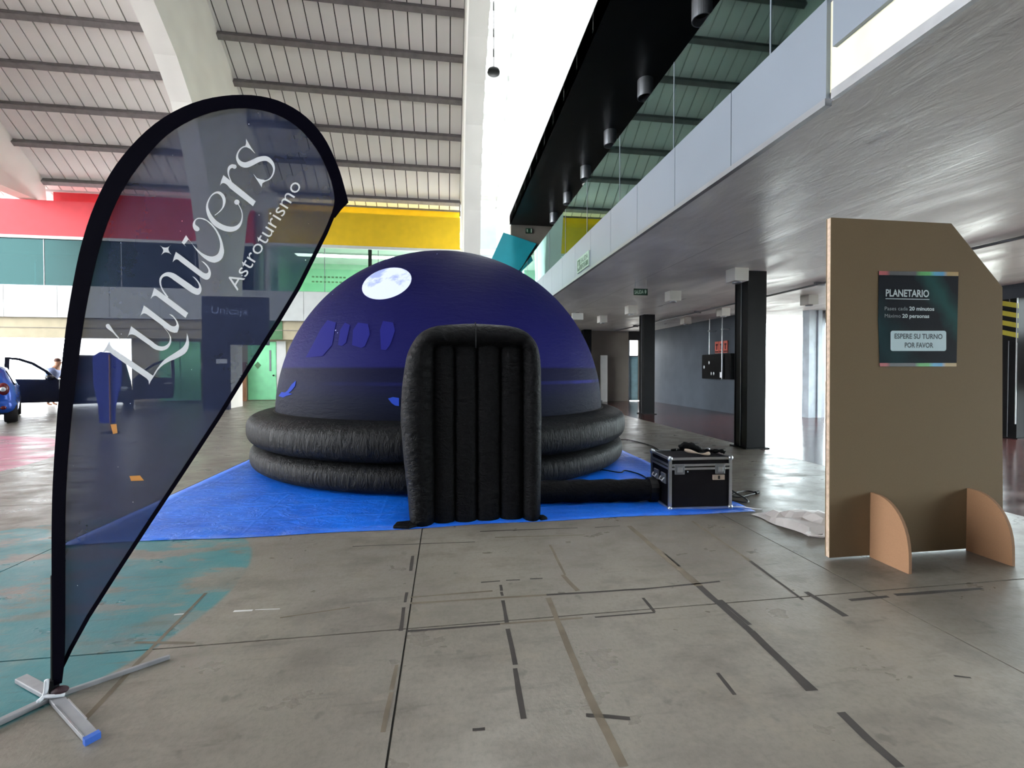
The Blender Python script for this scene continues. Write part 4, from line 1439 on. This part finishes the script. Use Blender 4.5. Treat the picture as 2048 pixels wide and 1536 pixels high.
letters.append(('four_point_star', [cvB([(200, 340), (225, 357), (245, 365), (272, 369), (300, 365), (323, 352), (345, 330), (325, 352), (315, 375), (313, 393), (318, 410), (333, 437), (355, 462), (328, 445), (300, 435), (280, 432), (260, 435), (237, 449), (215, 470), (233, 441), (243, 415), (244, 402), (240, 390), (223, 362)])]))
letters.append(('letter_v', [cvB([(548, 203), (580, 250), (640, 330), (680, 374), (720, 410), (760, 440), (800, 462), (835, 477), (870, 485), (900, 487), (925, 482), (950, 471), (970, 455), (985, 430), (995, 400), (1002, 360), (1003, 320), (997, 277), (985, 235), (965, 187), (940, 140), (912, 101), (880, 65), (850, 36), (820, 12), (795, 0), (770, -8), (747, -14), (725, -16), (706, -13), (690, -5), (679, 6), (672, 20), (668, 38), (670, 55), (678, 66), (690, 75), (707, 87), (720, 100), (727, 112), (728, 125), (724, 137), (715, 145), (703, 150), (690, 150), (673, 145), (660, 135), (648, 117), (640, 95), (637, 73), (638, 50), (645, 29), (655, 10), (671, -8), (690, -22), (710, -29), (730, -30), (760, -27), (790, -20), (820, -5), (850, 15), (887, 45), (920, 80), (952, 121), (980, 165), (1005, 214), (1025, 265), (1040, 317), (1050, 370), (1056, 406), (1055, 440), (1047, 474), (1035, 505), (1015, 530), (990, 550), (961, 563), (930, 570), (895, 566), (860, 555), (825, 535), (790, 510), (755, 480), (720, 445), (690, 409), (660, 370), (610, 290), (580, 262), (525, 325), (552, 360), (490, 300)])]))
eP = stroke([(365, 987, 8), (420, 945, 10), (465, 890, 18), (482, 820, 34), (470, 760, 38), (430, 715, 34), (380, 708, 22), (325, 745, 14), (285, 815, 17), (272, 890, 28), (300, 985, 48), (365, 1075, 62), (460, 1135, 66), (560, 1158, 64), (640, 1135, 46), (690, 1070, 24), (703, 990, 14), (690, 920, 12), (655, 850, 10)])
letters.append(('letter_e', [cvC(p) for p in eP] + [cvC(circle2(637, 825, 32))]))
rP = stroke([(585, 600, 10), (555, 545, 12), (535, 490, 16), (533, 440, 24), (548, 400, 36), (580, 382, 46), (606, 388, 42)])
letters.append(('letter_r', [cvC([(472, 492), (550, 555), (870, 815), (835, 875), (560, 660), (520, 617), (500, 600), (482, 592), (465, 590), (446, 600), (430, 620), (445, 560)])] + [cvC(p) for p in rP] + [cvC(circle2(608, 389, 27))]))
sP = stroke([(755, 140, 16), (715, 148, 15), (675, 180, 16), (645, 235, 20), (645, 295, 32), (685, 350, 56), (750, 368, 68), (830, 338, 66), (915, 298, 62), (1000, 290, 58), (1062, 335, 44), (1092, 400, 26), (1085, 470, 18), (1050, 530, 16), (1005, 558, 14), (960, 568, 18)])
letters.append(('letter_s', [cvC(p) for p in sP] + [cvC([(750, 45), (775, 90), (810, 150), (865, 230), (800, 170), (760, 150), (735, 150), (750, 105)]), cvC([(838, 475), (885, 530), (930, 545), (975, 550), (985, 572), (950, 595), (942, 645), (910, 590), (870, 530)])]))
for nm, pls in letters:
    poly_sheet(nm, pls, onl, M['whitelet'], fl)
text_obj('astroturismo_line', 'Astroturismo', (475, 582), (604, 371), 29, onl, M['whitelet'], fl, -.004)
M['orange'] = plain('orange_patch', (222, 150, 66), .6)
poly_sheet('orange_patch', [[(221, 849), (233, 848), (235, 866), (226, 868)]], onl, M['orange'], fl)
poly_sheet('orange_patch', [[(259, 952), (280, 951), (288, 961), (262, 962)]], onl, M['orange'], fl)
# pole, spigot and cross base
MB().tube([base + Vector((0, 0, .02)), onf(108, 1300), onf(108, 1150)], .011, 10).build('pole', M['pillar'], fl)
MB().tube([base + Vector((0, 0, .01)), base + Vector((0, 0, .09))], .017, 12).build('spigot', M['pillar'], fl)
kn = base + Vector((.03, -.01, .045))
MB().ell(kn, .032, .022, .015, 12, 8).build('rubber_knob', plain('dark_maroon_rubber', (50, 26, 36), .6), fl, True)
M['legm'] = plain('worn_grey_metal', (140, 140, 144), .55, .25, .15, 10)
for k, (px, py, w) in enumerate(((340, 1318, .016), (184, 1482, .042), (42, 1362, .042), (-60, 1478, .03))):
    e = on(px, py, 'Z', .0)
    d = (e - base).normalized()
    a = base + d * .015
    leg = MB().bar(a + Vector((0, 0, .014)), e + Vector((0, 0, .012)), w, .02).build('base_leg', M['legm'], fl, bevel=.003)
    if k == 1:
        MB().bar(e - d * .012 + Vector((0, 0, .012)), e + d * .012 + Vector((0, 0, .012)), w + .004, .024).build('blue_end_cap', plain('blue_tape', (46, 92, 180), .6), fl)
        sd = Vector((-d.y, d.x, 0))
        for s in (-1, 1):
            MB().bar(a + d * .08 + sd * s * w * .46 + Vector((0, 0, .026)), e - d * (.02 if s < 0 else .12) + sd * s * w * .46 + Vector((0, 0, .024)), .004, .004).build('bright_edge', M['alu'], leg)
M['tie'] = plain('white_strap', (225, 228, 235), .7)
MB().tube(catmull([base + Vector((-.02, -.05, .03)), base + Vector((-.018, -.025, .034)), base + Vector((-.012, -.022, .06)), base + Vector((-.01, -.02, .1))], 4), .008, 8).build('white_tie', M['tie'], fl, True)
MB().tube(catmull([base + Vector((-.018, -.025, .034)), base + Vector((.02, -.03, .035)), base + Vector((.055, -.02, .03))], 4), .008, 8).build('white_tie', M['tie'], fl, True)

# ------------------------------------------------------------------ cars, person and banner by the far opening
def car_body(stations, xf):
    """stations: (s, zb, zbelt, zroof, wb, wr); closed sections lofted along s"""
    mb = MB()
    n = None
    for s, zb, zm, zr, wb, wr in stations:
        sec = []
        h = zr - zm
        for y, z in ((wb * .86, zb), (wb * .97, zb + .06), (wb, zb + .35 * (zm - zb)), (wb, zb + .7 * (zm - zb)), (wb * .97, zm), (wr + (wb * .97 - wr) * .45, zm + .55 * h), (wr, zm + .88 * h), (wr * .8, zr)):
            sec.append((y, z))
        full = sec + [(-y, z) for y, z in reversed(sec)]
        n = len(full)
        mb.v += [tuple(xf(s, y, z)) for y, z in full]
    m = len(stations)
    for i in range(m - 1):
        for k in range(n):
            mb.f.append((i * n + k, i * n + (k + 1) % n, (i + 1) * n + (k + 1) % n, (i + 1) * n + k))
    mb.f.append(tuple(range(n)))
    mb.f.append(tuple(range((m - 1) * n, m * n)))
    return mb


def wheel(xf, s, y, r, w, par, rimm):
    tyre = MB()
    prof = [(r * .62, -w / 2), (r * .93, -w / 2), (r, -w * .3), (r, w * .3), (r * .93, w / 2), (r * .62, w / 2)]
    n = 24
    for rr, q in prof:
        for k in range(n):
            a = 2 * math.pi * k / n
            tyre.v.append(tuple(xf(s + rr * math.cos(a), y + q, r + rr * math.sin(a))))
    for i in range(len(prof)):
        j = (i + 1) % len(prof)
        for k in range(n):
            tyre.f.append((i * n + k, i * n + (k + 1) % n, j * n + (k + 1) % n, j * n + k))
    t = tyre.build('tyre', M['tyre'], par, True)
    rim = MB()
    for rr, q in ((.001, w * .38), (r * .18, w * .42), (r * .62, w * .36), (r * .63, -w * .4), (.001, -w * .38)):
        for k in range(n):
            a = 2 * math.pi * k / n
            rim.v.append(tuple(xf(s + rr * math.cos(a), y + (q if y > 0 else -q), r + rr * math.sin(a))))
    for i in range(4):
        for k in range(n):
            rim.f.append((i * n + k, i * n + (k + 1) % n, (i + 1) * n + (k + 1) % n, (i + 1) * n + k))
    rim.build('rim', rimm, t, True)


M['tyre'] = plain('tyre_rubber', (24, 22, 24), .8)
M['bluecar'] = plain('blue_car_paint', (28, 78, 176), .25, .2, .05)
M['darkcar'] = plain('black_car_paint', (26, 26, 34), .25, .2, .1)
M['carglass'] = plain('dark_car_glass', (20, 24, 30), .08)
M['lampred'] = plain('red_lamp_lens', (96, 10, 22), .2)
M['lampclr'] = plain('clear_lamp_lens', (216, 226, 236), .15, .3)

# blue hatchback, tail towards the hall
bc = on(38, 846, 'Z', 0)
car = thing('blue_car', bc, 'blue hatchback seen from behind with one red tail lamp showing', 'car')


def xfb(s, y, z):
    a = math.radians(-52)
    dx, dy = -s, y - .93
    return Vector((bc.x + dx * math.cos(a) - dy * math.sin(a), bc.y + dx * math.sin(a) + dy * math.cos(a), z))


st = [(0.0, .42, .72, .80, .62, .55), (.03, .34, .82, .98, .74, .62), (.12, .28, .92, 1.12, .84, .66), (.3, .24, .95, 1.30, .88, .66), (.55, .2, .96, 1.45, .89, .66), (1.0, .2, .96, 1.52, .9, .67), (1.9, .2, .95, 1.53, .9, .67), (2.5, .2, .94, 1.46, .9, .66), (3.1, .2, .92, 1.05, .89, .6), (3.7, .22, .82, .9, .86, .6), (4.05, .3, .62, .72, .72, .55)]
car_body(st, xfb).build('body', M['bluecar'], car, True)
for s in (.75, 3.25):
    for y in (-.78, .78):
        wheel(xfb, s if s > 1 else .4, y, .31, .24, car, M['alu'])
MB().add([xfb(s, .86 - (z - .95) * .42 + .03, z) for s, z in ((.42, 1.0), (1.2, 1.0), (1.2, 1.4), (.7, 1.38))] + [xfb(s, .86 - (z - .95) * .42 + .0, z) for s, z in ((.42, 1.0), (1.2, 1.0), (1.2, 1.4), (.7, 1.38))], [(0, 1, 2, 3), (4, 5, 6, 7), (0, 1, 5, 4), (2, 3, 7, 6)]).build('side_window', M['carglass'], car)
lp = MB()
for i in range(9):
    for j in range(7):
        a, b = math.pi * i / 8, 2 * math.pi * j / 6
        lp.v.append(tuple(xfb(.05 - .1 * math.sin(a) * math.cos(b), .66 + .13 * math.sin(a) * math.sin(b), .9 + .17 * math.cos(a))))
for i in range(8):
    for j in range(6):
        lp.f.append((i * 7 + j, i * 7 + j + 1, (i + 1) * 7 + j + 1, (i + 1) * 7 + j))
lamp = lp.build('tail_lamp', M['lampred'], car, True)
MB().ell(xfb(-.05, .66, .9), .06, .06, .06, 10, 8).build('reversing_lens', M['lampclr'], lamp, True)
MB().ell(xfb(-.04, .66, .42), .06, .06, .05, 10, 8).build('bumper_reflector', M['lampred'], car, True)
bp = car_body([(-.06, .34, .5, .56, .66, .6), (0.0, .3, .58, .64, .8, .7), (.2, .26, .58, .66, .91, .8), (.4, .26, .5, .56, .91, .85)], xfb)
bp.build('rear_bumper', M['bluecar'], car, True)

# dark van facing the hall with both front doors open
vc = on(196, 822, 'Z', 0)
hd = Vector((-vc.x, -vc.y, 0)).normalized()
hs = Vector((-hd.y, hd.x, 0))
van = thing('dark_van', vc, 'black van with both front doors wide open seen behind the navy flag', 'car')


def xfv(s, y, z):
    return vc - hd * s + hs * y + Vector((0, 0, z))


st = [(0, .35, .6, .78, .7, .6), (.06, .28, .8, .95, .84, .7), (.25, .25, .95, 1.05, .9, .74), (.8, .24, 1.0, 1.12, .93, .76), (1.15, .24, 1.02, 1.5, .94, .76), (1.55, .24, 1.03, 1.86, .95, .76), (2.0, .24, 1.03, 1.95, .95, .77), (3.4, .24, 1.03, 1.96, .95, .77), (4.2, .26, 1.0, 1.92, .93, .75), (4.4, .34, .95, 1.5, .85, .7)]
car_body(st, xfv).build('body', M['darkcar'], van, True)
ws = [(1.0, 1.14, .72), (1.5, 1.80, .64)]
MB().add([xfv(1.0, -.74, 1.2), xfv(1.0, .74, 1.2), xfv(1.46, .64, 1.8), xfv(1.46, -.64, 1.8), xfv(1.1, -.74, 1.2), xfv(1.1, .74, 1.2), xfv(1.56, .64, 1.8), xfv(1.56, -.64, 1.8)], [(0, 1, 2, 3), (4, 5, 6, 7), (0, 1, 5, 4), (3, 2, 6, 7)]).build('windscreen', M['carglass'], van)
for s in (.9, 3.6):
    for y in (-.86, .86):
        wheel(xfv, s, y, .34, .22, van, M['alu'])
for y in (-.66, .66):
    MB().ell(xfv(.06, y, .74), .15, .12, .1, 12, 8).build('headlamp', M['lampclr'], van, True)
MB().obox(xfv(-.02, 0, .5), hs * .45, hd * .03, Vector((0, 0, .1))).build('grille', M['blackplastic'], van)
MB().obox(xfv(-.05, 0, .42), hs * .26, hd * .01, Vector((0, 0, .055))).build('number_plate', M['whitelet'], van)


def van_door(side, hinge_px, end_px):
    # an open leaf swung out, hinge on the van
    zc = Vector((0, 0, 0))
    hng = xfv(1.05, side * .97, 0)
    outd = (hs * side * .985 + hd * -.17).normalized()
    L = 1.28
    pr = [(0, .3), (0, 1.08), (.28, 1.38), (.62, 1.66), (.95, 1.8), (L, 1.83), (L + .02, 1.1), (L - .02, .6), (L - .06, .3)]
    wn = [(.2, 1.1), (.36, 1.36), (.66, 1.6), (.98, 1.73), (L - .12, 1.75), (L - .1, 1.1)]
    th = outd.cross(Vector((0, 0, 1))).normalized() * .05
    low = [(0, .3), (0, 1.08), (L + .02, 1.1), (L - .02, .6), (L - .06, .3)]
    d = MB().prism(low, lambda u, v, s: hng + outd * u + Vector((0, 0, v)) + th * s, -.5, .5).build('front_door', M['darkcar'], van)
    # window frame as a bent bar
    fr = [(0.02, 1.06), (.28, 1.38), (.62, 1.66), (.95, 1.8), (L, 1.83), (L + .02, 1.08)]
    fi = [(.14, 1.06), (.36, 1.34), (.66, 1.58), (.97, 1.72), (L - .11, 1.75), (L - .09, 1.08)]
    MB().band(fr, fi, lambda u, v, s: hng + outd * u + Vector((0, 0, v)) + th * s, -.4, .4).build('window_frame', M['darkcar'], d)
    MB().prism(wn, lambda u, v, s: hng + outd * u + Vector((0, 0, v)) + th * s, -.04, .04).build('window_glass', M['pane'], d)
    sgn = 1 if th.dot(hd) > 0 else -1
    MB().obox(hng + outd * (L - .2) + Vector((0, 0, .88)) + th * (.7 * sgn), outd * .13, th * .2, Vector((0, 0, .02))).build('door_handle', M['alu'], d)
    MB().ell(hng + outd * .22 + Vector((0, 0, 1.14)) + th * sgn * 2.2, .13, .08, .09, 12, 8).build('wing_mirror', M['darkcar'], d, True)


van_door(-1, None, None)
van_door(1, None, None)

# blue banner standing in front of the van
bpos = on(214, 866, 'Z', 0)
bf = thing('blue_banner', bpos, 'tall narrow vivid blue banner standing in front of the dark van', 'banner')
mb = MB()
side = Vector((fwd.y, -fwd.x, 0))
poly = [(-.13, .22), (.15, .22), (.17, .6), (.3, 1.1), (.32, 1.6), (.2, 1.78), (-.1, 1.8), (-.25, 1.7), (-.24, 1.1), (-.15, .6)]
mb.prism(poly, lambda u, v, s: bpos + side * u + Vector((0, 0, v)) + fwd * (s + .04 * math.sin(6 * u)), -.012, .012)
mb.build('cloth', plain('vivid_blue_cloth', (30, 70, 235), .6), bf)
MB().tube([bpos + side * .08 + Vector((0, 0, .02)), bpos + side * .08 + Vector((0, 0, 1.75))], .015, 8).build('pole', M['orange'], bf)
MB().lathe([(0, 0), (.16, 0), (.16, .03), (.03, .05), (0, .05)], bpos + side * .08, 20).build('foot', M['blackplastic'], bf)

# person leaning in beyond the open door
pp0 = on(103, 811, 'Z', 0)
per = thing('person', pp0, 'person in a pale shirt leaning forward beyond the open van door', 'person')
fx_ = Vector((math.cos(.2), math.sin(.2), 0))
sx_ = Vector((-math.sin(.2), math.cos(.2), 0))


def pj(a, b, c):
    return pp0 + fx_ * a + sx_ * b + Vector((0, 0, c))


def skin(name, verts, edges, radii, mat, par, root=0):
    me = bpy.data.meshes.new(name)
    me.from_pydata([tuple(v - WL[par.name]) for v in verts], edges, [])
    o = bpy.data.objects.new(name, me)
    COL.objects.link(o)
    o.parent = par
    WL[o.name] = WL[par.name]
    mod = o.modifiers.new('skin', 'SKIN')
    mod.use_smooth_shade = True
    for i, r in enumerate(radii):
        sv = me.skin_vertices[0].data[i]
        sv.radius = (r, r) if not isinstance(r, tuple) else r
        sv.use_root = (i == root)
    sub = o.modifiers.new('sub', 'SUBSURF')
    sub.levels = sub.render_levels = 1
    me.materials.append(mat)
    return o


J = [(0, 0, .92), (.03, 0, 1.12), (.1, 0, 1.32), (.16, 0, 1.48), (.2, 0, 1.57), (.22, 0, 1.66), (.23, 0, 1.78),
     (0, .1, .88), (.06, .11, .48), (0, .11, .07), (.14, .11, .03), (0, -.1, .88), (.02, -.11, .48), (-.06, -.11, .07), (.08, -.11, .03),
     (.14, .19, 1.43), (.1, .25, 1.16), (.3, .22, 1.0), (.38, .2, .97), (.14, -.19, 1.43), (.02, -.27, 1.17), (.18, -.3, .97), (.26, -.29, .94)]
E_ = [(0, 1), (1, 2), (2, 3), (3, 4), (4, 5), (5, 6), (0, 7), (7, 8), (8, 9), (9, 10), (0, 11), (11, 12), (12, 13), (13, 14), (3, 15), (15, 16), (16, 17), (17, 18), (3, 19), (19, 20), (20, 21), (21, 22)]
Rr = [.16, .155, .175, .16, .075, .125, .12, .1, .062, .045, .04, .1, .062, .045, .04, .06, .045, .035, .035, .06, .045, .035, .035]
skin('body', [pj(*p) for p in J], E_, Rr, plain('skin_tone', (190, 140, 112), .6), per)
S = [J[0], J[1], J[2], (.15, 0, 1.46), J[15], J[16], (.17, .235, 1.1), J[19], J[20], (.07, -.28, 1.1)]
skin('shirt', [pj(*p) for p in S], [(0, 1), (1, 2), (2, 3), (3, 4), (4, 5), (5, 6), (3, 7), (7, 8), (8, 9)], [.21, .205, .225, .2, .12, .095, .085, .12, .095, .085], plain('pale_blue_white_shirt', (150, 164, 206), .8), per)
Tq = [J[0], J[7], J[8], (.01, .11, .1), J[11], J[12], (-.05, -.11, .1)]
skin('trousers', [pj(*p) for p in Tq], [(0, 1), (1, 2), (2, 3), (0, 4), (4, 5), (5, 6)], [.2, .155, .11, .085, .155, .11, .085], plain('grey_trousers', (96, 104, 110), .8), per)
MB().ell(pj(.205, 0, 1.775), .112, .105, .105, 14, 10).build('hair', plain('brown_hair', (96, 62, 52), .7), per, True)
for nm, a, b, c, r in (('nose', .325, 0, 1.7, .018), ('ear', .225, .09, 1.7, .022), ('ear', .225, -.09, 1.7, .022)):
    MB().ell(pj(a, b, c), r, r, r * 1.3, 8, 6).build(nm, plain('skin_tone', (190, 140, 112), .6), per, True)
